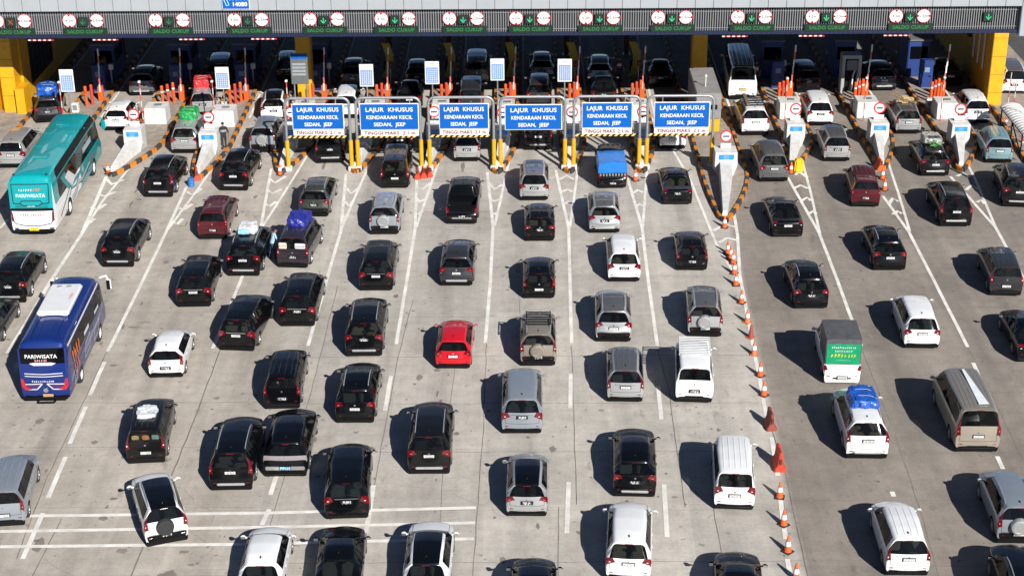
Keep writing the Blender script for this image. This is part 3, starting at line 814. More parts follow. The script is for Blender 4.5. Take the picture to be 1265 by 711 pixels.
KINDS['boxvan'] = make_car(4.45, 1.72, 1.88, cl=.27, belt=1.10, hf=1.0, hc=1.10, dC=.98, dRF=1.5, dRR=.10, dG=.05, wr=.67, zG=1.20, zT=.88, axF=.80, axR=.95, rw=.34, tail='none', plate_z=.66, fin=False, rack=True, curve=.01, bowf=.14)
KINDS['panther'] = make_car(4.4, 1.68, 1.72, cl=.25, belt=1.04, hf=.92, hc=1.05, dC=1.0, dRF=1.7, dRR=.14, dG=.06, wr=.61, zG=1.12, zT=.84, rw=.32, tail='v', ribs=4, plate_z=.62, fin=False, curve=.02, bowf=.14)
KINDS['boxy'] = make_car(4.3, 1.73, 1.86, cl=.22, belt=1.06, hf=.92, hc=1.08, dC=.70, dRF=1.25, dRR=.14, dG=.06, wr=.665, zG=1.14, zT=.82, axF=.75, axR=.8, rw=.32, tail='v', plate_z=.70, curve=.03, bowf=.14)
KINDS['hiace'] = make_car(5.35, 1.92, 2.16, cl=.25, belt=1.22, hf=1.05, hc=1.25, dC=.62, dRF=1.45, dRR=.15, dG=.06, wr=.74, zG=1.32, zT=.92, axF=1.0, axR=1.15, rw=.35, tail='v', ribs=7, plate_z=.86, fin=False, curve=.03, bowf=.14)
KINDS['microbus'] = make_car(6.6, 1.96, 2.45, cl=.28, belt=1.30, hf=1.15, hc=1.30, dC=.45, dRF=.95, dRR=.14, dG=.06, wr=.78, zG=1.42, zT=.95, axF=1.0, axR=1.6, rw=.37, tail='none', ribs=5, plate_z=.78, fin=False, curve=.02, bowf=.14)
KINDS['dcab'] = make_car(5.2, 1.84, 1.80, cl=.3, belt=1.12, hf=1.02, hc=1.14, dC=1.25, dRF=2.05, dRR=1.85, dG=1.62, zRR=1.72, wr=.62, zG=1.16, zT=.9, axF=.95, axR=1.2, rw=.38, bed=True, plate_z=.56, skid=CHR)

PLATE_W = mat('plate_white', (0.50, 0.50, 0.49), 0.5); PLATE_K = mat('plate_black', (0.02, 0.02, 0.02), 0.5); PLATE_Y = mat('plate_yellow', (0.75, 0.48, 0.02), 0.5); PLATE_B = mat('plate_pale_blue', (0.22, 0.50, 0.72), 0.5)
def plate_pattern(m, dark):
    nt = m.node_tree; N = nt.nodes; b = N['Principled BSDF']
    tc = N.new('ShaderNodeTexCoord'); wv = N.new('ShaderNodeTexNoise'); mp = N.new('ShaderNodeMapping'); mp.inputs['Scale'].default_value = (34, 0, 9)
    nt.links.new(tc.outputs['Object'], mp.inputs[0]); nt.links.new(mp.outputs[0], wv.inputs['Vector']); wv.inputs['Scale'].default_value = 1.0
    r = N.new('ShaderNodeMapRange'); r.inputs['From Min'].default_value = .50; r.inputs['From Max'].default_value = .54; nt.links.new(wv.outputs['Fac'], r.inputs['Value'])
    sp = N.new('ShaderNodeSeparateXYZ'); nt.links.new(tc.outputs['Object'], sp.inputs[0])
    ab = N.new('ShaderNodeMath'); ab.operation = 'ABSOLUTE'; nt.links.new(sp.outputs['X'], ab.inputs[0])
    lt = N.new('ShaderNodeMath'); lt.operation = 'LESS_THAN'; lt.inputs[1].default_value = .17; nt.links.new(ab.outputs[0], lt.inputs[0])
    mu = N.new('ShaderNodeMath'); mu.operation = 'MULTIPLY'; nt.links.new(r.outputs[0], mu.inputs[0]); nt.links.new(lt.outputs[0], mu.inputs[1])
    mx = N.new('ShaderNodeMix'); mx.data_type = 'RGBA'; mx.inputs['B'].default_value = (*dark, 1)
    old = b.inputs['Base Color'].links[0].from_socket; nt.links.new(old, mx.inputs['A']); nt.links.new(mu.outputs[0], mx.inputs['Factor']); nt.links.new(mx.outputs['Result'], b.inputs['Base Color'])
for m_, d_ in ((PLATE_W, (.25, .25, .25)), (PLATE_K, (.6, .6, .6)), (PLATE_Y, (.15, .1, .02)), (PLATE_B, (.05, .1, .2))): plate_pattern(m_, d_)
PL = dict(w=PLATE_W, k=PLATE_K, y=PLATE_Y, b=PLATE_B)
QUEUE = 'vehicles queueing at the toll gate'
def spawn(kind, x, y, rz, col, label, name, cat, roof=None, plate='w', mirror=None, tail=None, trim=None, rim=None, spare=None):
    K = KINDS[kind]
    root = thing(name, label, cat, (x, y, 0), rz, QUEUE)
    key = {'PAINT': P[col], 'ROOF': P[roof] if roof else P[col], 'TRIM': BLK if trim is None else trim, 'PLATE': PL[plate], 'SEAT': random.choice((SEAT1, SEAT1, SEAT2, SEAT3)), 'LENS': random.choice((TAILW, TAILD, TAILD)), 'MIRROR': P[mirror] if mirror else P[col]}
    objs = []
    for nm, me, ms, par in K.parts:
        mm = [key.get(m, m) if isinstance(m, str) else m for m in ms]
        if nm == 'spare_wheel' and spare: mm = [spare]
        if nm == 'tail_lamp' and tail: mm = [tail]
        o = put(nm, me, mm, objs[par] if par is not None else root)
        objs.append(o)
    return root
CARS = {}
def car(kind, col, rear, fx, label, key=None, name='car', cat='car', z=.3, hz=.9, **kw):
    K = KINDS[kind]
    r = at(rear[0], rear[1], z); X = at_y(fx, r.y+K.L*.97, hz)
    a = math.atan2(X-r.x, K.L*.97); c = Vector((r.x+math.sin(a)*K.L/2, r.y+math.cos(a)*K.L/2, 0))
    o = spawn(kind, c.x, c.y, -a, col, label, name, cat, **kw)
    if key: CARS[key] = (c, a, K)
    return o

# ------------------------------------------------------------------ the queue, lane by lane from the left
SV = dict(name='suv'); MV = dict(name='minivan'); HB = dict(name='hatchback')
car('mpvbig', 'silver', (15, 203), 36, 'silver minivan driving along the left flank of the teal bus', **MV)
car('cross', 'dgrey', (60, 147), 64, 'dark car carrying a blue tarp bundle on its roof, ahead of the teal bus', key='tarpblue', plate='k')
car('suv', 'black', (12, 369), 38, 'black SUV cut by the left edge, between the teal and the blue bus', plate='k', **SV)
car('sedan', 'greeng', (-24, 425), 5, 'green-grey car of which only the front corner shows at the left edge', name='sedan')
car('panther', 'silverblue', (6, 645), 24, 'blue-silver minivan at the bottom left edge beside the painted grid', plate='w', **MV)
car('crossp', 'grey', (175, 114), 186, 'grey crossover in the canopy shade, ahead of the white hatchback', plate='k')
car('hatchh', 'white', (144, 157), 158, 'white hatchback half hidden by the concrete nose in front of the teal bus', **HB)
car('suv', 'black', (146, 325), 168, 'black SUV alone in its lane, between the two buses', plate='k', **SV)
car('hatch', 'white', (205.5, 461), 219, 'white hatchback to the right of the blue bus', plate='k', **HB)
car('panther', 'black2', (181, 567), 194, 'boxy black jeep with a white bundle on its roof', key='oldjeep', name='jeep')
car('suvs', 'pearl', (207, 666), 184, 'white compact SUV with black roof and spare wheel, turned across the painted grid', roof='black', plate='k', spare=RUB, key='tilt', **SV)
car('mpv', 'silver', (251, 139), 253, 'silver minivan with a red bundle on its roof', key='redtop', plate='k', **MV)
car('mpvbig', 'dgrey', (271, 103), 276, 'dark minivan under the canopy, ahead of the minivan with the red bundle', plate='k', **MV)
car('mpvbig', 'silver', (229, 185), 244, 'silver minivan with a green tarp bundle on its roof', key='greentop', **MV)
car('suvv', 'black', (196, 239), 215, 'black SUV directly behind the minivan with the green bundle', **SV)
car('panther', 'maroon', (263, 291), 277, 'dark red minivan left of the car with the white and blue bundle', plate='k', **MV)
car('mpvbig', 'black', (240, 374), 254, 'black minivan behind the dark red one at left', **MV)
car('suv', 'black', (289, 231), 306, 'black SUV ahead of the dark red minivan at left', **SV)
car('suvs', 'silverblue', (325, 184), 338, 'silver SUV left of the leftmost blue lane sign', plate='k', spare=P['silver'], **SV)
car('crossp', 'pearl', (338.5, 146), 342, 'white crossover with dark panel on its roof, under the canopy edge', plate='k', roof='black2')
car('mpv', 'black', (356, 97), 357, 'dark minivan half hidden by the yellow column at left', plate='k', **MV)
car('suv', 'black', (301, 336), 318, 'black SUV with a white and blue bundle on its roof', key='whiteblue', **SV)
car('mpvbig', 'black', (293, 428), 319, 'black minivan right of the white hatchback, lower than the dark red one', plate='w', trim=None, **MV)
car('cross', 'greeng', (388, 263), 399, 'olive grey crossover ahead of the minivan with the dark blue bundle', plate='k')
car('boxy', 'purple', (362, 326), 381, 'purple-black minivan with a dark blue tarp bundle on its roof', key='purple', plate='k', **MV)
car('mpvbig', 'black', (368, 398), 381, 'black minivan directly behind the minivan with the dark blue bundle', plate='k', **MV)
car('panther', 'black', (349, 500), 359, 'upright black minivan two behind the dark blue bundle', plate='k', **MV)
car('ev', 'black', (353, 583), 367, 'black electric crossover with light bar and pale blue plate', plate='b', tail=mat('light_bar', (.30, .26, .27), .25, .3, .5))
car('suvv', 'black', (286, 600), 302, 'black SUV alongside the electric crossover with blue plate', **SV)
car('hatchh', 'white', (322, 733), 336, 'white car cut by the lower edge, on the painted grid', **HB)
car('mpv', 'white', (428, 142), 433, 'white minivan behind the leftmost blue lane sign', plate='w', **MV)
car('cross', 'dgrey', (436, 105), 440, 'grey car with bright tail lamps in shade above the two leftmost blue signs', plate='k')
car('suvv', 'black', (408, 197), 411, 'black SUV passing under the leftmost blue lane sign', plate='k', **SV)
car('suvs', 'silverblue', (475, 285), 481, 'silver SUV with covered spare wheel, second behind the blue signs', spare=P['silver'], **SV)
car('mpvbig', 'black', (465, 354), 472.5, 'black minivan behind the silver SUV with covered spare wheel', **MV)
car('suv', 'black', (450, 435), 457.5, 'black SUV two behind the silver SUV with covered spare wheel', plate='k', **SV)
car('cross', 'black', (439, 517), 449, 'black crossover with silver roof rails, left and below the red hatchback')
car('mpvbig', 'black', (429, 635), 433.5, 'black minivan standing on the painted grid lines', plate='k', **MV)
car('sedan', 'black', (417, 742), 425.5, 'black car cut by the lower edge, just behind the minivan on the grid', name='sedan')
car('boxy', 'black', (488, 228), 492.5, 'black minivan just behind the second blue lane sign from the left', **MV)
car('mpv', 'black', (494, 183), 495, 'black minivan half hidden under the second blue lane sign from the left', **MV)
car('sedan', 'black', (506, 131), 508, 'black car over the top of the second blue lane sign, in the sun', name='sedan')
car('hatchh', 'black', (515, 103), 517, 'dark hatchback in shade above the second and third blue signs', plate='k', **HB)
car('dcab', 'black', (570.5, 272), 576, 'black double cab pickup with empty bed', plate='k', name='pickup', cat='pickup')
car('crossp', 'dgrey', (564, 348), 569, 'dark grey crossover with silver rails behind the black pickup')
car('hatchh', 'red', (560, 450), 565, 'bright red hatchback, the only red car in the queue', **HB)
car('suv', 'black2', (530.5, 580), 536, 'black SUV with silver luggage bars, behind the red hatchback', **SV)
car('crossp', 'pearl', (526, 738), 534, 'white crossover with glass black roof cut by the lower edge', roof='black')
car('mpv', 'silver', (577, 195), 578, 'silver minivan under the third blue lane sign from the left', plate='k', **MV)
car('boxy', 'dgrey', (582, 137), 583, 'dark grey minivan above the third blue lane sign from the left', plate='k', **MV)
car('boxy', 'grey', (589, 101), 590, 'grey upright car in shade, two ahead of the third blue sign', plate='k')
car('mpvlow', 'silver', (660, 243), 660, 'silver minivan directly behind the fourth blue lane sign', plate='k', roof='grey', **MV)  # grey roofs on silver cars put the roofs' dimmer light into the paint
car('hatchh', 'black', (667, 293), 666, 'black hatchback behind the silver minivan at the fourth blue sign', plate='k', **HB)
car('hatch', 'black', (666, 363.5), 666, 'small black hatchback ahead of the bronze SUV with spare wheel', **HB)
car('suvs', 'champ', (665, 447), 665, 'bronze SUV with slatted roof carrier and spare wheel', plate='k', key='bronzesuv', **SV)
car('mpvbig', 'silverblue', (645, 530), 645.5, 'silver minivan behind the bronze SUV with spare wheel', plate='k', **MV)
car('hatchh', 'silver', (651, 632), 652.5, 'silver hatchback with black roof, lower centre', roof='black', plate='k', **HB)
car('hatchh', 'black', (660, 776), 660, 'black car showing only its bonnet at the lower edge, behind the silver black-roofed hatchback', **HB)
car('suvv', 'black', (665, 181), 665, 'black SUV under the fourth blue lane sign from the left', plate='w', **SV)
car('mpvlow', 'dgrey', (665.5, 128), 667, 'dark minivan above the fourth blue lane sign', plate='k', **MV)
car('cross', 'grey', (669.5, 97), 669, 'grey car in shade two ahead of the fourth blue lane sign', plate='k')
car('crossp', 'silver', (747, 283), 744, 'silver crossover behind the pickup with the bright blue tarp', roof='grey', plate='k')
car('mpvlow', 'white', (771, 343), 767.5, 'white minivan behind the silver crossover, fifth lane sign', plate='k', **MV)
car('cross', 'silver', (758, 417), 756.5, 'silver crossover two ahead of the black SUV in lower centre', roof='grey')
car('mpv', 'silver', (772.5, 491), 771, 'silver minivan just left of the white van with the slatted roof rack', roof='grey', **MV)
car('crossp', 'black', (784, 608), 783, 'black crossover left of the plain white van', plate='k')
car('mpvlow', 'white', (776, 711), 779, 'white minivan at the lower edge, behind the black crossover', **MV)
car('cross', 'silverblue', (741, 101), 740, 'blue-grey car in shade ahead of the fifth blue lane sign', plate='k')
car('sedan', 'black2', (746, 125), 745, 'black car just above the fifth blue lane sign', plate='k', name='sedan')
car('sedan', 'black', (837, 248), 830, 'black sedan left of the broad concrete nose with no-entry sign', plate='k', name='sedan')
car('hatch', 'black', (855, 329), 850.5, 'small black hatchback behind the black sedan, beside the cones', plate='k', **HB)
car('suvs', 'silver', (871, 411), 867.5, 'silver SUV with covered spare wheel, beside the cones', roof='grey', spare=P['silver'], plate='w', **SV)
car('boxvan', 'white', (857.5, 492), 856, 'old white van with slatted roof rack', plate='k', name='van', cat='van')
car('van', 'white', (907, 623.5), 903.5, 'plain white van beside the orange water barriers', plate='w', name='van', cat='van')
car('sedan', 'black', (914.5, 778), 910, 'black car of which only the bonnet shows at the lower edge beside the cones', name='sedan')
car('sedan', 'black', (816, 104), 815, 'black sedan in shade above the sixth blue lane sign', plate='k', name='sedan')
car('hatchh', 'pearl', (831, 180), 826, 'white car whose tail shows under the rightmost blue lane sign', **HB)
car('microbus', 'white', (917, 119), 910, 'white microbus with grey roof and yellow plate, right of the grey block', roof='grey', plate='y', name='microbus', cat='bus', hz=1.3)
car('suvv', 'pearl', (933, 163), 922, 'white SUV carrying dark luggage bars on its roof, behind the microbus', key='whitebars', **SV)
car('mpvbig', 'grey', (956, 220), 943, 'grey minivan two behind the microbus', **MV)
car('sedan', 'black', (973, 288), 960, 'black sedan right of the first standing cones', name='sedan')
car('cross', 'black', (1002, 376), 987, 'black crossover ahead of the pickup with the green banner', plate='k')
car('suvv', 'pearl', (1071, 561), 1052, 'white SUV with a crumpled bright blue tarp on its roof', key='bluetarp', **SV)
car('mpv', 'white', (1121, 705), 1099, 'white minivan at the lower right, below the bronze van', key='lowwhite', **MV)
car('mpvlow', 'black', (999, 110), 985, 'black minivan in shade ahead of a white one, right of the microbus', plate='k', **MV)
car('mpvlow', 'white', (1013, 151), 1003, 'white minivan between the two right-hand no-entry signs, under the canopy edge', plate='k', **MV)
car('mpv', 'silver', (1034, 195), 1023, 'silver minivan with roof shaded grey ahead of the dark red van', roof='grey', plate='k', **MV)
car('panther', 'maroon', (1069, 251), 1060, 'dark red minivan with a full rear window, beside two cones', plate='k', **MV)
car('cross', 'black', (1099, 329), 1083, 'black crossover behind the dark red minivan at right')
car('mpvlow', 'white', (1138.5, 425), 1121.5, 'white minivan ahead of the big bronze van', **MV)
car('hiace', 'bronze', (1207, 553), 1177, 'big bronze passenger van with a pale stripe on its roof', key='hiace', roof='champ', name='van', cat='van', hz=1.2)  # darker roof paint stands in for weaker light on the roof
car('crossp', 'dgrey', (1092, 108), 1077, 'dark grey car in shade between the grey booth and the blue cabinet', plate='w')
car('mpv', 'silver', (1122, 161), 1109, 'silver minivan with cardboard and sticks on its roof', key='sticks', roof='grey', **MV)
car('crossp', 'black2', (1155, 213), 1139, 'black crossover with a grey sack bundle and greens on its roof', key='sack')
car('suvv', 'black', (1180.5, 275), 1162, 'black SUV with silver roof rails behind the car with the grey sack', **SV)
car('panther', 'dgrey', (1242.5, 360.5), 1226, 'dark grey minivan at right, above the black car at the edge', **MV)
car('sedan', 'black', (1279, 442), 1254, 'black car cut by the right edge, level with the white minivan', name='sedan')
car('suvs', 'silverblue', (1258, 666), 1232, 'silver SUV with spare wheel at the lower right edge', spare=P['silver'], plate='w', **SV)
car('suv', 'black', (1276, 782), 1249, 'black SUV of which only the bonnet shows at the lower right corner', **SV)
car('sedan', 'black2', (1174, 102), 1157, 'black car in deep shade left of the yellow wall', name='sedan')
car('mpv', 'white', (1207, 148.5), 1191, 'white minivan beside the bright yellow column', plate='k', **MV)
car('mpv', 'teal', (1234, 197), 1221, 'pale teal minivan right of the rightmost no-entry sign', **MV)
car('suv', 'black2', (1258, 251), 1245, 'black SUV cut by the right edge, behind the pale teal minivan', **SV)
car('van', 'white', (1252, 113), 1240, 'white van on the side road right of the yellow column', plate='k', roof='grey', name='van', cat='van')

# ------------------------------------------------------------------ buses
def glyphs(n, h, seed, wgap=.2, gap_at=(), slant=.0, t=.2):
    """strokes of lettering too small to read in the photograph"""
    r = random.Random(seed); m = MB(); x = 0
    for i in range(n):
        w = h*r.uniform(.55, .75)
        for k in range(3):                              # three uneven marks per character
            x0 = x+w*r.uniform(0, .45); z0 = h*r.uniform(0, .55)
            if k == 0: b = (x+w*r.uniform(0, .3), 0, 0, h*r.uniform(.75, 1)); b = (b[0], 0, b[0]+w*r.uniform(.22, .4), b[3])
            else: b = (x0, z0, x0+w*r.uniform(.4, .55), z0+h*t*r.uniform(.8, 1.3))
            dz = .0007*k
            m.add([(b[0]+slant*b[1], b[1], dz), (b[2]+slant*b[1], b[1], dz), (b[2]+slant*b[3], b[3], dz), (b[0]+slant*b[3], b[3], dz)], [(0, 1, 2, 3)])
        x += w+h*wgap*(3 if i in gap_at else 1)
    m.v = [(v[0]-x/2, v[1]-h/2, v[2]) for v in m.v]
    return m
def on_rear(m, bvh, x, z, off=.012, h=-9):
    o = MB(); vs = []
    for v in m.v:
        q = bvh.ray_cast(Vector((x+v[0], h, z+v[1])), Vector((0, 1, 0)))[0]
        vs.append((x+v[0], (q.y if q else -5)-off-v[2], z+v[1]))
    return o.add(vs, m.f)
def on_side(m, bvh, y, z, s=1, off=.012):
    o = MB(); vs = []
    for v in m.v:
        q = bvh.ray_cast(Vector((s*5, y+v[0]*s, z+v[1])), Vector((-s, 0, 0)))[0]
        vs.append(((q.x if q else s*1.1)+s*(off+v[2]), y+v[0]*s, z+v[1]))
    return o.add(vs, m.f)
def poly2(*pts): return MB().add([(x, y, 0) for x, y in pts], [tuple(range(len(pts)))])
def quadstrip(pts, w):
    m = MB()
    for a, b in zip(pts[:-1], pts[1:]):
        a, b = Vector(a), Vector(b); n_ = max(1, int((b-a).length/.25)); d = (b-a).normalized(); u = Vector((-d.y, d.x))*w/2
        for i in range(n_):
            p, q = a.lerp(b, i/n_), a.lerp(b, (i+1)/n_)
            m.add([(p-u).to_3d(), (q-u).to_3d(), (q+u).to_3d(), (p+u).to_3d()], [(0, 1, 2, 3)])
    return m
def bus_shell(L, Wd, H, lower='extra', split=.0, cant='trim', zw=1.75, zwt=2.95, glass_back=1.2, rearglass=False, rake=0.0):
    h, w = L/2, Wd/2
    def ring(tg, y, zt, wf=1.0, full=False, bow=0.0):
        W_ = w*wf
        if full: p = [(0, .34), (W_*.85, .34), (W_*.985, .44), (W_, .95), (W_, zw-.2), (W_*.995, zw), (W_*.972, zwt), (W_*.86, H-.14), (W_*.5, zt), (0, zt+.03)]
        else: p = [(0, .34), (W_*.85, .34), (W_*.975, min(.44, zt-.1)), (W_*.99, min(.95, zt-.08)), (W_*.99, min(zw-.2, zt-.06)), (W_*.975, zt-.03), (W_*.90, zt), (W_*.75, zt), (W_*.45, zt), (0, zt)]
        return (tg, [(x, y+bow*(1-(x/w)**2), z) for x, z in p])
    ys = [h-1.1-rake*1.2, h-2.4-rake, split+.01, -h+glass_back, -h+.75]
    rg = [ring('F0', h-.18, .5, .94, bow=.14), ring('F1', h-.12, .95, .96, bow=.16), ring('F2', h-.16, 1.35, .97, bow=.16), ring('WT', h-.62-rake, H-.42, .965, bow=.12), ring('RF', ys[0], H-.03, 1, True),
          ring('M1', ys[1], H, 1, True), ring('M2', ys[2], H, 1, True), ring('M3', ys[3], H, 1, True), ring('M4', ys[4], H-.02, 1, True), ring('RR', -h+.34, H-.08, .995, True)]
    # windscreen top ring keeps the side window line
    r = rg[3][1]; r[5] = (w*.985, r[5][1], zw); r[4] = (w*.99, r[4][1], zw-.2); r[6] = (w*.955, r[6][1], zwt-.05)
    rg += [ring('R1', -h+.20, H-.34, .985, bow=-.06), ring('R2', -h+.10, zw+.42, .975, bow=-.08), ring('R3', -h+.05, zw-.02, .97, bow=-.08), ring('R4', -h+.04, zw-.16, .97, bow=-.08),
           ring('R5', -h+.05, .82, .965, bow=-.08), ring('R6', -h+.09, .48, .95, bow=-.08)]
    order = [t for t, _ in rg]
    def matf(a, b, k):
        if k <= 1: return 'trim'
        i = order.index(a)
        if a == 'F2' and k >= 5: return 'windscreen'
        if k == 5 and a in ('WT', 'RF', 'M1', 'M2'): return 'side_window'
        if rearglass and a == 'R1' and k >= 6: return 'rear_window'
        if a == 'R3': return 'trim' if lower == 'extra' else 'paint'
        if i >= order.index('R4') and lower == 'extra': return 'extra'
        if k == 6 and a in ('WT', 'RF', 'M1', 'M2'): return cant
        if k in (2, 3, 4) and a in ('M2', 'M3', 'M4', 'RR', 'R1', 'R2') and lower == 'extra': return 'extra'
        return 'paint'
    def creasef(a, b, i):
        if b is None: return .6 if a in ('R3', 'R4', 'F2', 'R1') else (.75 if a in ('R6', 'F0') else (.35 if a in ('RR', 'RF', 'WT', 'R5') else (.6 if i in (5, 6) and a in ('M3',) else 0)))
        return .7 if i in (5, 6) else (.3 if i in (1, 2, 7) else 0)
    ax = (h-2.5*L/11.6, -h+3.1*L/11.6)
    sh, bvh = shell(rg, matf, creasef, ax, w, .5 if L > 10 else .42)
    return sh, bvh, ax
DECALW = mat('livery_white', (0.55, 0.55, 0.56), 0.4); DECALG = mat('livery_grey', (0.30, 0.32, 0.34), 0.4); DECALR = mat('livery_red', (0.55, 0.02, 0.03), 0.45); DECALO = mat('livery_orange', (0.55, 0.12, 0.015), 0.45)
DECALP = mat('livery_purple', (0.055, 0.022, 0.10), 0.4); DECALB = mat('livery_black', (0.012, 0.014, 0.016), 0.3); DECALT = mat('livery_teal', (0.0, 0.20, 0.225), 0.35)
WRIM = mat('white_wheel_disc', (0.62, 0.62, 0.61), 0.5)
def bus_root(name, label, rear, front, L, hz, back=0.0):
    r = at(*rear, .35); f = at(*front, hz); a = math.atan2(f.x-r.x, f.y-r.y)
    c = Vector((r.x+math.sin(a)*L/2, r.y+math.cos(a)*L/2, 0))
    return thing(name, label, 'bus', c, -a, QUEUE)
def bus_basics(root, sh, bvh, ax, L, Wd, col, mats, tl):
    put('body', sh['body'], [col, col, BLK], root)
    put('windscreen', sh['windscreen'][0], GLASS, root)
    for m in sh.get('side_window', []): put('side_window', m, GLASS, root)
    for m in sh.get('rear_window', []): put('rear_window', m, GLASS, root)
    for m in sh.get('extra', []): put('lower_panel', m, mats['extra'], root)
    rr = .5 if L > 10 else .42
    t, q = wheel_meshes(rr, .28)
    for y in ax:
        for s in (-1, 1):
            M = Matrix.Translation((s*(Wd/2-.15), y, rr)) @ (Matrix.Rotation(math.pi, 4, 'Z') if s < 0 else Matrix())
            tm = t.copy(); tm.transform(M); qm = q.copy(); qm.transform(M)
            o = put('wheel', tm, RUB, root); put('rim', qm, WRIM, o)
# ---- teal coach
L, Wd, H = 12.3, 2.5, 3.6; h, w = L/2, Wd/2
sh, bvh, ax = bus_shell(L, Wd, H, 'extra', split=.6, rake=.35)
tb = bus_root('coach', 'teal and white touring coach at the upper left', (43, 286), (91, 138.5), L, 3.5)
bus_basics(tb, sh, bvh, ax, L, Wd, P['busteal'], {'extra': P['white']}, None)
for s in (-1, 1):
    def sd(pts): return [(y*s, z) for y, z in pts]
    on_side(poly2(*sd([(.62, 1.62), (.62, .50), (-.9, .50), (-2.6, 1.62)])), bvh, 0, 0, s, .008).build('livery_panel', DECALT, tb)
    on_side(poly2(*sd([(-1.6, 1.55), (-3.2, 2.75), (-4.2, 2.75), (-2.9, 1.6)])), bvh, 0, 0, s, .010).build('livery_stripe', DECALT, tb)
    on_side(poly2(*sd([(-2.0, 1.45), (-1.0, 1.70), (-2.4, 2.55), (-3.3, 2.45)])), bvh, 0, 0, s, .014).build('livery_stripe', DECALW, tb)
    on_side(quadstrip(sd([(2.6, 1.25), (.3, .95), (-.6, 1.25), (-1.0, .95), (-3.8, .55)]), .16), bvh, 0, 0, s, .012).build('livery_stripe', DECALG, tb)
    on_side(quadstrip(sd([(2.9, 1.10), (.4, .80), (-.5, 1.05), (-1.0, .75), (-3.4, .42)]), .07), bvh, 0, 0, s, .014).build('livery_stripe', DECALB, tb)
    on_side(quadstrip(sd([(-.2, 1.45), (-1.1, 1.15), (-2.2, 1.35), (-3.2, .95)]), .12), bvh, 0, 0, s, .013).build('livery_stripe', DECALT, tb)
    on_side(quadstrip(sd([(-2.4, 1.6), (-5.0, .78)]), .09), bvh, 0, 0, s, .013).build('livery_stripe', mat('livery_maroon', (0.10, 0.03, 0.03), .5), tb)
    on_side(quadstrip(sd([(h-1.2, 2.98), (-h+1.3, 2.98)]), .07), bvh, 0, 0, s, .016).build('livery_stripe', DECALT, tb)
    on_side(poly2(*sd([(1.2, 2.2), (3.4, 2.2), (3.4, 2.55), (1.2, 2.55)])), bvh, 0, 0, s, .014).build('window_notice', DECALG, tb)
    g_ = on_side(glyphs(5, .30, 11, gap_at=(1,)), bvh, s*3.1 if s > 0 else 3.1, 1.36, s, .02); g_.build('lettering', DECALR, tb)
    g_ = on_side(glyphs(9, .2, 12), bvh, 2.3, 2.37, s, .02); g_.build('lettering', DECALW, tb)
    m = MB(); m.box((s*(w+.22), h-.15, 2.35), (.26, .22, .62), 0, .09); m.tube([(s*(w-.05), h-.35, 2.95), (s*(w+.2), h-.12, 2.7)], .04)
    m.build('mirror', P['busteal'], tb)
    m = on_rear(poly2((s*1.03, .95), (s*1.18, 1.0), (s*1.19, 1.55), (s*1.09, 1.55)), bvh, 0, 0, .02); m.build('tail_lamp', mat('bus_tail_lamp', (.10, .008, .012), .15, 0, 1.0), tb)
m = on_rear(quadstrip([(-.98, 2.02), (-1.02, 3.10), (1.02, 3.10), (.98, 2.02), (.62, 2.0), (.52, 2.16), (-.52, 2.16), (-.62, 2.0), (-.98, 2.02)], .05), bvh, 0, 0, .012); m.build('hatch_outline', DECALB, tb)
m = on_rear(quadstrip([(-.62, 2.0), (-.4, 1.90), (.4, 1.90), (.62, 2.0)], .05), bvh, 0, 0, .012); m.build('grab_rail', DECALB, tb)
for z_ in (1.76, 1.83, 1.90): on_rear(quadstrip([(-.9, z_), (.9, z_)], .02), bvh, 0, 0, .010).build('louvre', DECALB, tb)
on_rear(glyphs(6, .15, 3, slant=.2), bvh, -.25, 2.78).build('lettering', DECALW, tb); on_rear(glyphs(3, .17, 4, slant=.3, t=.35), bvh, .35, 2.80).build('lettering', DECALO, tb)
WORD = lambda t, s_: MB().add([(v.co.x, v.co.y, v.co.z+.004) for v in text_mesh(t, s_, .006, 1.0).vertices], [list(p.vertices) for p in text_mesh(t, s_, .006, 1.0).polygons])
on_rear(WORD('PARIWISATA', .27), bvh, 0, 2.45).build('lettering', mat('livery_pale_teal', (.5, .75, .76), .4), tb); on_rear(glyphs(7, .08, 8), bvh, 0, 1.87, .014).build('lettering', mat('livery_pale_teal', (.5, .75, .76), .4), tb)
on_rear(glyphs(10, .15, 6, gap_at=(3,), t=.3), bvh, 0, 1.36).build('lettering', DECALR, tb)
on_rear(quadstrip([(-1.12, 1.02), (-.95, .82), (-.5, .72), (0, .69), (.5, .72), (.95, .82), (1.12, 1.02)], .05), bvh, 0, 0, .012).build('bumper_line', DECALB, tb)
on_rear(quadstrip([(-.8, 1.18), (.8, 1.18)], .015), bvh, 0, 0, .010).build('shut_line', DECALG, tb)
for s in (-1, 1): on_rear(poly2((s*.98-.12, .50), (s*.98+.12, .50), (s*.98+.12, .57), (s*.98-.12, .57)), bvh, 0, 0, .012).build('vent', DECALB, tb)
m = MB(); m.box((0, -h-.06, .52), (.52, .03, .18), 0, .01); m.build('licence_plate', PLATE_Y, tb)
m = MB(); m.box((0, -h+.05, .36), (1.6, .2, .1), 0, .03); m.build('bumper_guard', BLK, tb)
for y_ in (-3.0, 2.6):
    m = MB(); m.box((0, y_, H+.03), (.85, .75, .06), 0, .025); m.build('roof_hatch', P['busteal'], tb)
m = MB(); m.box((0, -1.3, H+.0), (2.0, .05, .05), 0, .02); m.box((0, .9, H+.0), (2.0, .05, .05), 0, .02); m.build('roof_seam', DECALT, tb)
m = MB(); m.add([(-.9, .5, H+.045), (.9, .5, H+.045), (.9, .75, H+.045), (-.9, .75, H+.045)], [(0, 1, 2, 3)])
gm = glyphs(14, .26, 21); gm.v = [(v[0], v[1]+1.7, H+.036+v[2]) for v in gm.v]; gm.build('lettering', mat('livery_dark_teal', (.0, .17, .19), .5), tb)
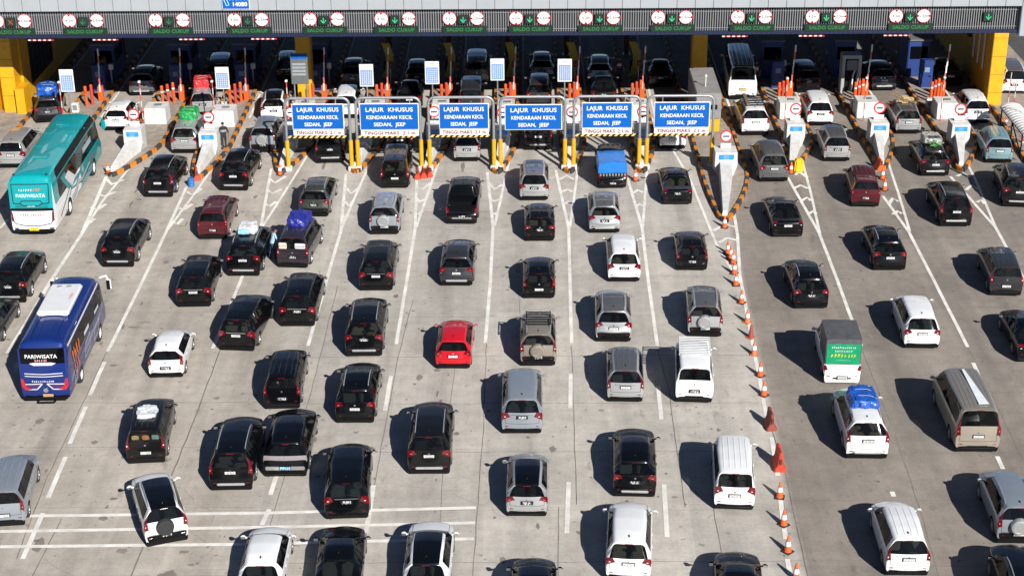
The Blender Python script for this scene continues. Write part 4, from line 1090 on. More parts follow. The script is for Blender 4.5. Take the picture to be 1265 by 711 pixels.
for s in (-1, 1):
    m = MB(); m.box((s*.9, -h+.52, H-.06), (.16, .12, .05), 0, .02); m.build('marker_lamp', DECALB, tb)

# ---- blue medium bus
L, Wd, H = 8.3, 2.24, 3.15; h, w = L/2, Wd/2
sh, bvh, ax = bus_shell(L, Wd, H, 'paint', split=.2, cant='paint', zw=1.6, zwt=2.6, glass_back=1.0, rearglass=True)
bb = bus_root('bus', 'dark blue bus with a white roof unit and orange side graphics', (58, 492), (94, 338), L, 3.05)
bus_basics(bb, sh, bvh, ax, L, Wd, P['busblue'], {}, None)
m = MB(); m.box((0, -h+4.25, H+.11), (1.46, 3.1, .24), 0, .07); acu = m.build('roof_unit', P['white'], bb)
for s in (-1, 1):
    m = MB(); m.lathe([(.13, 0), (.13, .02), (.06, .03)], 16, 0, 'Z', (s*.22-.05, -h+5.45, H+.23)); m.build('fan', DECALG, acu)
gm = glyphs(5, .16, 31); gm.v = [(v[1]+.5, v[0]-h+4.4, H+.236+v[2]) for v in gm.v]; gm.build('lettering', DECALR, acu)
for s in (-1, 1):
    def sd(pts): return [(y*s, z) for y, z in pts]
    on_side(quadstrip(sd([(h-1.0, 2.70), (-h+.55, 2.70)]), .09), bvh, 0, 0, s, .012).build('livery_stripe', DECALW, bb)
    on_side(poly2(*sd([(h-.6, .55), (h-.5, 1.5), (1.5, 1.52), (-1.0, 1.5), (-3.0, 1.1), (-h+.3, .6), (-2, .46), (1.5, .46)])), bvh, 0, 0, s, .008).build('livery_panel', DECALP, bb)
    for y_, z_, w_, h_ in ((1.0, .68, 1.0, .62), (-1.0, .78, 1.05, .7), (-3.35, .62, .5, .42)):
        on_side(quadstrip(sd([(y_, z_), (y_+w_, z_+.1), (y_+w_+.25, z_+h_), (y_+.25, z_+h_-.1), (y_, z_)]), .045), bvh, 0, 0, s, .014).build('livery_stripe', DECALW, bb)
    on_side(glyphs(4, .66, 41, slant=-.2, t=.42, wgap=.05), bvh, -2.35, 1.95, s, .02).build('lettering', DECALO, bb)
    on_side(glyphs(3, .55, 43, slant=-.2, t=.42, wgap=.05), bvh, -2.5, 1.25, s, .02).build('lettering', DECALO, bb)
    on_side(poly2(*sd([(-.7, 1.75), (.3, 1.75), (.3, 1.95), (-.7, 1.95)])), bvh, 0, 0, s, .014).build('window_notice', DECALW, bb)
    on_side(poly2(*sd([(1.6, 1.75), (2.5, 1.75), (2.5, 1.9), (1.6, 1.9)])), bvh, 0, 0, s, .014).build('window_notice', DECALW, bb)
    on_side(quadstrip(sd([(h-1.05, 1.65), (h-1.05, 2.55)]), .07), bvh, 0, 0, s, .012).build('window_post', DECALB, bb)
    m = MB(); m.box((s*(w+.24), h-.05, 2.2), (.24, .16, .62), 0, .07); m.tube([(s*(w-.1), h-.4, 2.7), (s*(w+.15), h-.05, 2.66), (s*(w+.24), h-.05, 2.4)], .045)
    i = m.build('mirror', P['white'], bb)
    m = MB(); m.box((s*(w+.24), h-.135, 2.2), (.17, .012, .5), 0, .004); m.build('mirror_glass', BLK, i)
    on_rear(poly2((s*.84, .98), (s*.60, .84), (s*.90, .78), (s*1.04, .98), (s*1.045, 1.36), (s*.93, 1.36)), bvh, 0, 0, .022).build('tail_lamp', mat('bus_lamp_red', (.40, .01, .02), .15, 0, 1.0, .3, 12), bb)
    on_rear(quadstrip([(s*.12, 1.12), (s*.95, 1.08)], .04), bvh, 0, 0, .014).build('livery_stripe', DECALW, bb)
    on_rear(quadstrip([(s*.10, 1.12), (s*.36, .84), (s*.78, .82)], .045), bvh, 0, 0, .016).build('livery_stripe', DECALW, bb)
    on_rear(poly2((s*.14, 1.10), (s*.90, 1.05), (s*.80, .86), (s*.38, .88)), bvh, 0, 0, .010).build('livery_panel', DECALP, bb)
for z_ in (1.62, 1.50): on_rear(quadstrip([(-.85, z_), (0, z_-.03), (.85, z_)], .035), bvh, 0, 0, .012).build('livery_stripe', DECALW, bb)
on_rear(WORD('PARIWISATA', .24), bvh, -.05, 2.42, .02).build('lettering', DECALW, bb)
on_rear(glyphs(6, .11, 52, t=.3), bvh, -.05, 2.24, .016).build('lettering', mat('livery_pink', (.7, .3, .33), .4), bb)
on_rear(poly2((-.6, 2.10), (-.4, 2.0), (.4, 2.0), (.6, 2.10), (.4, 2.14), (-.4, 2.14)), bvh, 0, 0, .016).build('window_notice', mat('notice_grey', (.5, .5, .5), .5), bb)
on_rear(glyphs(12, .10, 53, t=.4), bvh, -.05, 1.24, .014).build('lettering', DECALW, bb)
m = MB(); m.lathe([(.11, 0), (.11, -.02), (.03, -.03)], 16, 0, 'Y', (.02, -h-.05, .80)); m.build('badge', CHR, bb)
m = MB(); m.box((.1, -h-.06, .55), (.46, .03, .14), 0, .01); m.build('licence_plate', mat('plate_dull', (.35, .22, .12), .6), bb)
m = MB(); m.box((0, -h+.05, .38), (1.9, .2, .12), 0, .03); m.tube([(-.35, -h-.0, .30), (-.35, -h-.16, .26), (.4, -h-.16, .26), (.4, -h, .30)], .03); m.build('bumper_guard', BLK, bb)
m = MB()
for k in range(7): m.box(((-3+k)*.28, -h+1.6, H+.005), (.05, 2.2, .03), 0, .01)
m.build('roof_seam', P['busblue'], bb)

# ---- pickup with a tarpaulin box
KINDS['pickup'] = make_car(4.35, 1.72, 1.86, cl=.27, belt=1.10, hf=.98, hc=1.12, dC=.7, dRF=1.25, dRR=2.25, dG=2.12, zRR=1.80, wr=.64, zG=1.0, zT=.8, axF=.8, axR=1.0, rw=.32, bed=True, plate_z=.42, fin=False)
pk = car('pickup', 'white', (1040, 468), 1027.5, 'white pickup with a grey tarpaulin box and a green banner on its back', key='boxpickup', name='pickup', cat='pickup', trim=P['white'], plate='w')
TARPG = mat('grey_tarpaulin', (0.075, 0.075, 0.08), 0.5, var=0.25, scale=4, bump=.5)
m = MB(); bm = bmesh.new(); bmesh.ops.create_cube(bm, size=1); bmesh.ops.subdivide_edges(bm, edges=bm.edges[:], cuts=7, use_grid_fill=True)
for v in bm.verts:
    x, y, z = v.co; p = Vector((x*1.60, -1.02+y*2.06, 1.62+z*1.25))
    if z > .2: p.x *= 1-.06*(z-.2); p.z += .06*math.cos(x*3.1)-.05*abs(math.sin(y*9.4))*(1-abs(2*x))
    nn = noise.noise(Vector((p.x*2.4, p.y*2.4, p.z*2.4)))
    if abs(y) < .49: p += Vector((math.copysign(nn*.03, x), 0, nn*.03))
    v.co = p
me = bpy.data.meshes.new('tarp_cover'); bm.to_mesh(me); bm.free()
me.polygons.foreach_set('use_smooth', [True]*len(me.polygons)); me.set_sharp_from_angle(angle=R(50))
put('tarp_cover', me, TARPG, pk)
GRN = mat('banner_green', (0.0, 0.25, 0.10), .5)
m = MB(); n_ = 10
vs = [(-.76+1.52*i/n_, -2.07-.012*math.sin(i*1.7+j), 1.03+1.0*j/5-.03*math.sin(i*.9)*(j == 0)) for j in range(6) for i in range(n_+1)]
m.add(vs, [(j*(n_+1)+i, j*(n_+1)+i+1, (j+1)*(n_+1)+i+1, (j+1)*(n_+1)+i) for j in range(5) for i in range(n_)])
bn = m.build('banner', GRN, pk)
for gm, z_, mm in ((glyphs(13, .10, 61, t=.4), 1.86, DECALW), (glyphs(10, .09, 62, t=.4), 1.68, DECALW), (glyphs(8, .19, 63, t=.3, gap_at=(4,), slant=.15, wgap=.1), 1.46, mat('banner_yellow', (.42, .45, .06), .5)), (glyphs(14, .06, 64), 1.22, mat('banner_pale', (.25, .6, .45), .5))):
    gm.v = [(v[0], -2.092-v[2], z_+v[1]) for v in gm.v]; gm.build('lettering', mm, bn)

# ---- black pickup with its bed under a bright blue tarpaulin
bp_ = car('pickup', 'black', (757, 228), 751, 'black pickup with a bright blue tarpaulin over its bed, under the fifth blue sign', key='bluepickup', name='pickup', cat='pickup', plate='k')
m = MB(); bm = bmesh.new(); bmesh.ops.create_cube(bm, size=1); bmesh.ops.subdivide_edges(bm, edges=bm.edges[:], cuts=9, use_grid_fill=True)
for v in bm.verts:
    x, y, z = v.co; p = Vector((x*1.72, -1.0+y*2.1, 1.28+z*.62))
    if z > .2: p.x *= .95; p.z += .05*math.cos(x*3.1)
    nn = noise.noise(Vector((p.x*3, p.y*3, p.z*3))); v.co = p+Vector((nn*.02, nn*.02, nn*.03))
me = bpy.data.meshes.new('tarp_cover'); bm.to_mesh(me); bm.free()
me.polygons.foreach_set('use_smooth', [True]*len(me.polygons)); me.set_sharp_from_angle(angle=R(50))
put('tarp_cover', me, mat('tarp_sky_blue', (.01, .15, .48), .45, 0, .2, .15, 5, bump=.5), bp_)
m = MB()
for k in range(9): m.box((-.72+.18*k, -2.10, .88), (.10, .03, .16), 0, .01)
m.build('tailgate_slats', GALV, bp_)

# ------------------------------------------------------------------ toll gate
GY = 102.3
def zat(px, py, Y=GY):
    """height of the point at depth Y seen at a pixel"""
    d = CR @ Vector(((px-632.5)/FPX, -(py-355.5)/FPX, -1.0)); return CAM_H+d.z*Y/d.y
SLAT = mat('fascia_slat', (0.22, 0.225, 0.23), 0.5, 0.2, var=0.1, scale=2)
PANEL = mat('fascia_panel_white', (0.31, 0.33, 0.35), 0.45, 0.1, var=0.05, scale=.7)
DECK = mat('canopy_deck', (0.05, 0.055, 0.06), 0.7); SOFF = mat('canopy_soffit', (0.03, 0.032, 0.036), 0.8)
XL, XR = -48.0, 30.75
cp = thing('toll_canopy', 'long toll gate canopy with a white and slatted fascia across the top', 'toll gate', (0, GY, 0))
def cbuild(m, name, ms, parent=cp, smooth=40): return m.build(name, ms, parent, smooth)
m = MB(); x = XL
while x < XR+.3:
    m.box((x+.56, -.32, 9.30), (1.105, .10, 1.80), 0, .015); x += 1.127
cbuild(m, 'fascia_panel', PANEL)
m = MB(); m.box(((XL+XR)/2+.2, -.10, 9.3), (XR-XL+.4, .24, 1.82)); cbuild(m, 'panel_backing', DECK)
m = MB(); m.box((31.05, .55, 8.35), (.5, 1.9, 3.72), 0, .03); cbuild(m, 'end_panel', PANEL)
m = MB(); m.box(((XL+XR)/2, .10, 7.6), (XR-XL, .12, 1.7)); cbuild(m, 'slat_backing', mat('slat_board_navy', (0.012, 0.014, 0.022), .8))  # dark navy board behind the slats
m = MB(); n_ = int((XR-XL)/.15)
for i in range(n_): m.box((XL+.075+i*.15, -.01, 7.60), (.05, .09, 1.5))
for z in (7.05, 8.1): m.box(((XL+XR)/2, -.062, z), (XR-XL, .012, .03))
cbuild(m, 'slat_screen', SLAT, smooth=0)
m = MB(); m.box(((XL+XR)/2, -.03, 8.44), (XR-XL, .20, .24), 0, .02); cbuild(m, 'top_band', NAVY)
m = MB(); m.box(((XL+XR)/2, -.05, 6.75), (XR-XL, .26, .24), 0, .03)
for i in range(int((XR-XL)/.3)): m.box((XL+.15+i*.3, -.19, 6.75), (.05, .03, .16))
cbuild(m, 'bottom_band', mat('band_blue', (0.0015, 0.007, 0.036), .6))
m = MB(); m.box(((XL+XR)/2, 15.2, 8.75), (XR-XL, 30.0, .5), 0, .05); cbuild(m, 'roof_deck', DECK)  # deck depth extended to keep the lanes beneath in shade
m = MB()
for i in range(17): m.box((XL+2.4+i*4.75, 15.0, 8.1), (.25, 29.4, .6))
cbuild(m, 'soffit_beam', SOFF)
# columns (parts of the canopy) in yellow
def col(x0, x1, y0, y1, z=6.9, name='column', mm=YEL):
    m = MB(); m.box(((x0+x1)/2, (y0+y1)/2-GY, z/2), (x1-x0, y1-y0, z), 0, .03)
    return cbuild(m, name, mm)
col(-15.4, -14.4, 109.6, 110.8, 7.6); col(11.4, 12.4, 110.2, 111.4, 7.6)
lw = thing('portal_wall', 'yellow portal wall with a dark booth opening at the left end of the gate', 'wall', (-34.2, 110, 0))
m = MB(); m.box((-1.55, -2.4, 3.9), (1.3, 1.6, 7.8), 0, .04); m.box((-.05, -2.3, 3.9), (.95, 1.4, 7.8), 0, .04); m.box((-.7, -1.9, 3.9), (.6, .6, 7.7)); m.build('column', YEL, lw)
m = MB()
for k in range(6): m.box((-1.55, -3.205, 1.0+1.25*k), (1.25, .012, .025)); m.box((-.05, -3.005, 1.3+1.25*k), (.9, .012, .025))
m.build('plate_seam', mat('seam_brown', (.12, .06, .005), .7), lw)
m = MB(); m.box((.20, 8.4, 4.0), (.8, 20.0, 8.0), 0, .03); m.build('side_wall', YEL, lw)
m = MB(); m.prism([(.45, -3.4), (1.05, -3.4), (1.05, -1.9), (.45, -1.9)], 0, 1.9); m.build('buttress', YEL, lw)
m = MB(); m.box((.61, 3.0, 3.0), (.06, 5.6, 3.8), 0, .02); op = m.build('booth_opening', mat('dark_opening', (0.012, .014, .016), .3), lw)
m = MB()
for k in range(6): m.box((.65, .6+k*.95, 3.0), (.03, .05, 3.7))
for k in range(4): m.box((.65, 3.0, 1.6+k*.9), (.03, 5.5, .05))
m.build('grille', BLK, op)
rw_ = thing('portal_wall', 'yellow portal wall and bright yellow column at the right end of the gate', 'wall', (31.35, 108, 0))
m = MB(); m.box((0, 0, 3.9), (.95, 1.1, 7.8), 0, .03); m.build('column', YEL, rw_)
m = MB()
for k in range(6): m.box((0, -.555, 1.0+1.25*k), (.92, .012, .022))
m.build('plate_seam', mat('seam_brown', (.12, .06, .005), .7), rw_)
m = MB(); m.box((.0, 11.6, 4.1), (.5, 22.0, 8.2), 0, .03); m.build('side_wall', YEL, rw_)  # wall lengthened and raised to block sun coming from the right
for k in range(3):
    m = MB(); m.tube([(-.33, 2.0+k*1.3, 1.9), (-.33, 2.0+k*1.3, 6.6)], .07); m.build('pipe', WHT, rw_)
m = MB(); m.box((-.32, 6.5, 4.2), (.2, 1.6, 2.4)); m.build('meter_cabinet', BLK, rw_)

# signs on the fascia, one set per lane
lanes_px = [17, 106, 212, 309, 402, 490, 574, 656, 742, 831, 929, 1021, 1124]
LX = [at_y(p, GY-.1, 7.0) for p in lanes_px]
LIMG = 'round restriction signs on the toll gate fascia'
ORDN = ['leftmost', 'second', 'third', 'fourth', 'fifth', 'sixth', 'seventh', 'eighth', 'ninth', 'tenth', 'eleventh', 'twelfth', 'thirteenth']
def limit_sign(x, txt, notch, label):
    o = thing('limit_sign', label, 'sign', (x, GY-.12, 7.76), 0, LIMG)
    m = MB(); m.lathe([(.44, 0), (.44, -.03), (.40, -.035)], 28, 0, 'Y'); m.build('sign_rim', SRED, o)
    m = MB(); m.lathe([(.40, -.03), (.40, -.045)], 28, 0, 'Y'); m.build('sign_face', WHT, o)
    for s in (-1, 1):
        m = MB(); d = .36
        tri = [(0, .14), (-.13, .415), (.13, .415)]
        if notch == 'v': pts = [(a*.7, s*(b-.02)*1.0) for a, b in tri]
        else: pts = [(s*(b-.02), a*.7) for a, b in tri]
        pts = [(pts[0][0]*2.0, pts[0][1]*2.0)]+pts[1:]
        m.add([(a, -.055, b) for a, b in pts]+[(a, -.047, b) for a, b in pts], [(0, 1, 2), (3, 5, 4), (0, 3, 4, 1), (1, 4, 5, 2), (2, 5, 3, 0)]); m.build('notch', mat('notch_dark_red', (.10, .008, .014), .5), o)
    t = text(txt, .24, mat('sign_grey_lettering', (.07, .07, .075), .5), o, (0, -.05, 0), bold=.004)
    return o
for i, x in enumerate(LX):
    pos = ORDN[i]
    limit_sign(x-.93, '4.2m', 'v', 'round red and white 4.2m height sign, %s lane from the left' % pos)
    limit_sign(x+.78, '2.5m', 'h', 'round red and white 2.5m width sign, %s lane from the left' % pos)
    o = thing('message_panel', 'dark LED panel reading SALDO CUKUP, %s from the left' % pos, 'sign', (x, GY-.12, 7.06), 0, 'LED message panels on the fascia')
    m = MB(); m.box((0, -.05, 0), (2.78, .12, .46), 0, .02); m.build('housing', mat('panel_housing', (.006, .022, .012), .4), o)
    text('SALDO CUKUP', .31, LEDD, o, (0, -.118, 0), bold=.011, sx=1.02)
for i, x in enumerate(LX+[at_y(1222, GY-.1, 7.7)]):
    lab = 'green down arrow lane signal, %s from the left' % (ORDN+['fourteenth, alone at the right end'])[i] if i else 'dim cross lane signal, leftmost on the fascia'
    o = thing('lane_signal', lab, 'signal', (x-.08, GY-.12, 7.70), 0, 'lane signals on the fascia')
    m = MB(); m.box((0, -.06, 0), (.60, .14, .56), 0, .02); m.build('housing', LBLK, o)
    m = MB()
    if i == 0:
        for s in (-1, 1): m.tube([(-.14, -.14, -.14*s), (.14, -.14, .14*s)], .02)
        m.build('cross_symbol', mat('led_red_dim', (.3, .06, .02), .5, emit=.3), o)
    else:
        m.box((0, -.14, .05), (.05, .02, .26)); a = Matrix.Rotation(R(45), 4, 'Y')
        for s in (-1, 1): m.tube([(0, -.14, -.17), (s*.16, -.14, .02)], .03)
        m.build('arrow_symbol', LED if i > 3 else LEDD, o)
for px in (50, 130, 237, 326, 908, 1003, 1108):
    x = at_y(px, GY, 6.5); o = thing('clearance_bar', 'red and white clearance bar hanging under the fascia', 'height bar', (x, GY+.1, 6.48), 0, 'clearance bars under the fascia')
    m = MB()
    for k in range(10): m.box((-.72+.16*k, 0, 0), (.158, .09, .12), k % 2)
    m.build('bar', [WHT, SRED], o)
    for s in (-1, 1):
        m = MB(); m.tube([(s*.6, .02, .05), (s*.6, .02, .2)], .02); m.build('hanger', GALV, o)
# call centre sign
x = at_y(291, GY-.4, 9.0)
o = thing('call_sign', 'blue sign reading 14080 with a telephone symbol on the white fascia', 'sign', (x, GY-.40, 9.27))
m = MB(); m.box((0, 0, 0), (1.72, .05, 1.55), 0, .02); m.build('sign_board', WHT, o)
m = MB(); m.box((0, -.03, 0), (1.64, .02, 1.47), 0, .006); m.build('sign_field', SBLUE, o)
text('14080', .36, WHT, o, (.24, -.05, -.46), bold=.014)
gm = glyphs(7, .22, 77); gm.v = [(v[0]+.24, -.046-v[2], v[1]-.08) for v in gm.v]; gm.build('lettering', WHT, o)
m = MB()
for a, b in (((-.72, -.15), (-.58, -.55)), ((-.58, -.55), (-.42, -.49)), ((-.42, -.49), (-.56, -.09)), ((-.56, -.09), (-.72, -.15))): m.tube([(a[0], -.046, a[1]), (b[0], -.046, b[1])], .022)
m.build('phone_symbol', mat('sign_pale_blue', (.35, .62, .8), .5), o)

# ------------------------------------------------------------------ islands
# name, tip x, tip y, left x, right x behind, wide nose?
ISLANDS = [('A', -35.3, 92.0, -36.5, -33.0, 0), ('Z', -29.9, 96.3, -30.4, -28.5, 0), ('B', -25.0, 95.2, -25.2, -23.0, 2), ('C', -19.75, 94.6, -20.5, -18.6, 2), ('D', -14.8, 95.6, -15.7, -13.3, 1),
           ('E', -10.25, 95.6, -10.7, -9.0, 1), ('F', -5.95, 95.6, -6.25, -4.75, 1), ('G', -1.65, 95.4, -1.95, -.45, 1), ('H', 2.7, 95.4, 2.35, 3.85, 1), ('I', 7.1, 95.4, 6.75, 8.25, 1),
           ('J', 11.3, 87.6, 10.7, 13.4, 3), ('K', 16.2, 95.6, 16.4, 18.3, 2), ('L', 21.7, 95.7, 21.5, 23.4, 2), ('M', 26.45, 95.4, 26.5, 28.6, 2)]
WHERE = dict(A='at the far left, beside the yellow portal', Z='behind the teal coach', B='right of the teal coach', C='right of the green bundle', D='at the leftmost blue sign', E='between the two leftmost blue signs', F='between the second and third blue signs',
             G='between the third and fourth blue signs', H='between the fourth and fifth blue signs', I='between the fifth and sixth blue signs', J='at the head of the cone row', K='beside the yellow tub', L='ahead of the dark red minivan', M='left of the teal minivan')
def isl_outline(tx, ty, x0, x1, y1=127.0):
    L = [(x0, y1)]; full = ty+(7.5 if x1-x0 > 2.5 else 6.0)
    n_ = 7
    for i in range(n_+1):
        t = i/n_; y = full+(ty+.35-full)*t; L.append((x0+(tx-.22-x0)*t**2.2, y))
    L.append((tx, ty)); Rr = []
    for i in range(n_+1):
        t = 1-i/n_; y = full+(ty+.35-full)*t; Rr.append((x1+(tx+.22-x1)*t**1.5, y))
    return L+Rr+[(x1, y1)]
LABB = mat('label_blue', (0.02, 0.22, 0.62), .45)
REDW = [mat('pole_red', (0.50, 0.05, 0.04), .5), WHT]
for nm, tx, ty, x0, x1, kind in ISLANDS:
    out = isl_outline(tx, ty, x0, x1); wh = WHERE[nm]
    isl = thing('traffic_island', 'kerbed toll island %s' % wh, 'island', (tx, ty+8, 0), 0, 'toll islands between the lanes')
    def lp(p): return (p[0]-tx, p[1]-ty-8)
    inner = []
    cx = (x0+x1)/2
    m = MB(); m.prism([lp(p) for p in out], 0, .155); m.build('pavement', ISL, isl, 0)
    pts = [Vector((*lp(p), 0)) for p in out]; pts = densify(pts, .18)
    m = MB(); acc = 0; c = 0
    for a, b in zip(pts[:-1], pts[1:]):
        d = (b-a); acc += d.length
        n2 = Vector((-d.y, d.x, 0)).normalized()*.12
        m.add([a-n2, b-n2, b+n2, a+n2, a-n2*.8+Vector((0, 0, .24)), b-n2*.8+Vector((0, 0, .24)), b+n2*.8+Vector((0, 0, .24)), a+n2*.8+Vector((0, 0, .24))], [(4, 5, 6, 7), (0, 1, 5, 4), (2, 3, 7, 6)], c)
        if acc > .62: acc = 0; c = 1-c
    m.build('kerb', [KORG, KBLK], isl, 0)
    if not kind: continue
    # concrete crash nose, no-entry sign, plinth
    wide = {1: .95, 2: 1.15, 3: 1.35}[kind]; ln = {1: 3.2, 2: 3.4, 3: 6.4}[kind]; bx = cx+(tx-cx)*.35 if kind != 3 else 12.05
    y0 = ty+.55; yb = y0+ln
    ns = thing('crash_nose', 'tapered pale concrete crash nose %s' % wh, 'crash barrier', (bx, yb, .155), 0, 'concrete crash noses on the islands')
    hh = 1.45
    t0 = (tx-bx)
    k_ = wide/2; q_ = wide*.27
    m = MB(); m.add([(-k_, 0, .62), (k_, 0, .62), (k_*.97, 0, hh), (-k_*.97, 0, hh), (-k_, 1.2, 0), (k_, 1.2, 0), (k_*.97, 1.2, hh), (-k_*.97, 1.2, hh), (-q_*1.25, 0, 0), (q_*1.25, 0, 0)],
                     [(8, 9, 1, 0), (0, 1, 2, 3), (8, 0, 4), (9, 5, 1), (0, 3, 7, 4), (1, 5, 6, 2), (3, 2, 6, 7), (5, 4, 7, 6), (9, 8, 4, 5)])
    m.add([(t0-.16, -ln, 0), (t0+.16, -ln, 0), (t0+.11, -ln, .34), (t0-.11, -ln, .34), (-q_*1.2, .1, 0), (q_*1.2, .1, 0), (q_, .1, .88), (-q_, .1, .88)],
          [(0, 1, 2, 3), (0, 3, 7, 4), (1, 5, 6, 2), (3, 2, 6, 7), (4, 7, 6, 5)])
    m.build('concrete_body', CONC, ns, 0)
    m = MB(); m.box((0, -.02, 1.17), (wide*.66, .03, .30), 0, .01); lb = m.build('label_plate', LABB, ns)
    for k in range(2):
        gm = glyphs(7, .055, 90+k); gm.v = [(v[0], -.039-v[2], 1.23-.12*k+v[1]) for v in gm.v]; gm.build('lettering', WHT, lb)
    o = thing('no_entry_sign', 'round no-entry sign with white plate %s' % wh, 'sign', (bx+.02, yb+.75, .155+hh), 0, 'no-entry signs on the islands')
    m = MB(); m.tube([(0, .03, 0), (0, .03, .95)], .03); m.build('post', GALV, o)
    m = MB(); m.lathe([(.37, 0), (.37, -.03), (.30, -.034)], 26, 0, 'Y', (0, 0, .78)); m.build('sign_rim', SRED, o)
    m = MB(); m.lathe([(.285, -.03), (.285, -.042)], 26, 0, 'Y', (0, 0, .78)); m.build('sign_face', WHT, o)
    m = MB(); m.box((0, -.048, .78), (.38, .012, .09)); m.build('bar', mat('sign_black', (.03, .03, .03), .5), o)
    m = MB(); m.box((0, -.01, .18), (.62, .03, .30), 0, .006); m.build('plate', WHT, o)
    if kind != 3:
        o = thing('concrete_plinth', 'pale concrete plinth behind the no-entry sign %s' % wh, 'plinth', (cx, ty+9.9, .155), 0, 'concrete plinths on the islands')
        m = MB(); m.box((0, 0, .55), (min(1.45, x1-x0-.35), 1.5, 1.1), 0, .03, taper=.96); m.build('block', CONC, o)
        m = MB(); m.box((.1, 0, 1.115), (.5, .4, .05), 0, .01); m.build('cover_plate', GALV, o)
# orange bollards, barrier arms, poles
for nm, tx, ty, x0, x1, kind in ISLANDS:
    if nm in ('A', 'J'): continue
    cx = (x0+x1)/2; wh = WHERE[nm]
    nb = 3 if nm in ('B', 'C', 'I', 'K', 'L', 'M') else 2
    for k in range(nb):
        o = thing('bollard', 'orange bollard by the barrier %s' % wh, 'bollard', (cx-.05+.31*k-(.2 if nb == 3 else 0), 108.2+.35*k, .155), 0, 'orange bollards on the islands')
        m = MB(); m.cyl((0, 0, 0), (0, 0, 1.35), .105, n=14); m.lathe([(.105, 1.35), (.09, 1.40), (.04, 1.42)], 14); m.build('post', ORG if k != 1 else REDO, o)
        m = MB(); m.cyl((0, 0, .95), (0, 0, 1.06), .109, n=14, caps=False); m.build('band', WHT if nm in 'BLM' else REDO, o)
    o = thing('boom_barrier', 'raised white barrier arm with orange cabinet %s' % wh, 'barrier', (x1-.28, 109.4, .155), 0, 'raised barrier arms on the islands')
    m = MB(); m.box((0, 0, .52), (.34, .36, 1.04), 0, .03); m.build('cabinet', ORG, o)
    m = MB()
    for k in range(6): m.box((.02+.03*k, -.22, .95+.5*k), (.09, .05, .50), 1 if k % 3 == 1 else 0)
    m.build('arm', [WHT, mat('arm_red', (.5, .1, .08), .5)], o)
    if nm in 'BCKLMZD':
        o = thing('camera_pole', 'thin red and white pole with a lamp head %s' % wh, 'pole', (x0+.35 if nm not in 'KLM' else x0+.55, 104.2, .155), 0, 'red and white poles on the islands')
        m = MB()
        for k in range(7): m.cyl((0, 0, .42*k), (0, 0, .42*k+.42), .035, n=8, m=k % 2, caps=False)
        m.build('pole', [REDW[0], mat('pole_pale', (.55, .45, .42), .5)], o)
        m = MB(); m.box((0, -.03, 2.98), (.16, .22, .13), 0, .03); m.build('lamp_head', WHT, o)
    # what stands in the shade of the canopy
    if nm in 'EFGHI':
        o = thing('booth_guard', 'curved yellow guard plate in the shade %s' % wh, 'guard', (cx+.15, 114.2, .155), 0, 'curved yellow guards under the canopy')
        m = MB(); n_ = 10
        vs = []
        for i in range(n_+1):
            z = 2.5*i/n_; xx = .30*math.sin(math.pi*i/n_)
            vs += [(-.3+xx, -.05, z), (.25+xx, -.05, z), (-.3+xx, .06, z), (.25+xx, .06, z)]
        fs = []
        for i in range(n_):
            a = 4*i; b = a+4; fs += [(a, a+1, b+1, b), (a+3, a+2, b+2, b+3), (a+2, a, b, b+2), (a+1, a+3, b+3, b+1)]
        m.add(vs, fs); m.build('guard_plate', mat('guard_yellow', (.42, .30, .02), .5), o)
        m = MB(); m.box((.05, .12, .6), (.5, .12, 1.2), 0, .02); m.build('stand', BLK, o)
    else:
        o = thing('toll_booth', 'dark blue toll booth under the canopy %s' % wh, 'toll booth', (cx, 115.2, .155), 0, 'toll booths under the canopy')
        bw = min(1.5, x1-x0-.4)
        m = MB(); m.box((0, 0, 1.3), (bw, 3.0, 2.6), 0, .05); m.build('cabin', DBLUE, o)
        m = MB(); m.box((0, -1.515, 1.75), (bw*.8, .03, .9), 0, .01); m.build('window', GLASS, o)
        m = MB(); m.box((bw/2+.012, 0, 1.75), (.03, 2.2, .9), 0, .01); m.build('window', GLASS, o)
        m = MB(); m.box((0, 0, 2.66), (bw+.2, 3.3, .12), 0, .03); m.build('roof', mat('booth_roof', (.12, .12, .125), .6), o)
        if nm != 'L':
            o = thing('ticket_machine', 'blue ticket machine cabinet in the shade %s' % wh, 'ticket machine', (cx+.1, 111.6, .155), 0, 'blue ticket machines under the canopy')
            m = MB(); m.box((0, 0, .95), (.85, .6, 1.9), 0, .05); m.build('cabinet', DBLUE, o)
            m = MB(); m.box((0, -.31, 1.25), (.36, .03, .34), 0, .01); m.build('screen', mat('cabinet_panel', (.16, .22, .3), .4), o)
            m = MB(); m.box((.2, -.31, .8), (.16, .03, .10), 0, .01); m.build('slot', BLK, o)
    o = thing('steel_post', 'dark red steel post deep under the canopy %s' % wh, 'post', (cx, 119.5, .155), 0, 'dark red posts under the canopy')
    m = MB(); m.box((0, 0, 3.6), (.34, .34, 7.2), 0, .02); m.build('post', MRED, o)
    m = MB(); m.box((0, 0, .02), (.55, .55, .05)); m.build('base_plate', GALV, o)
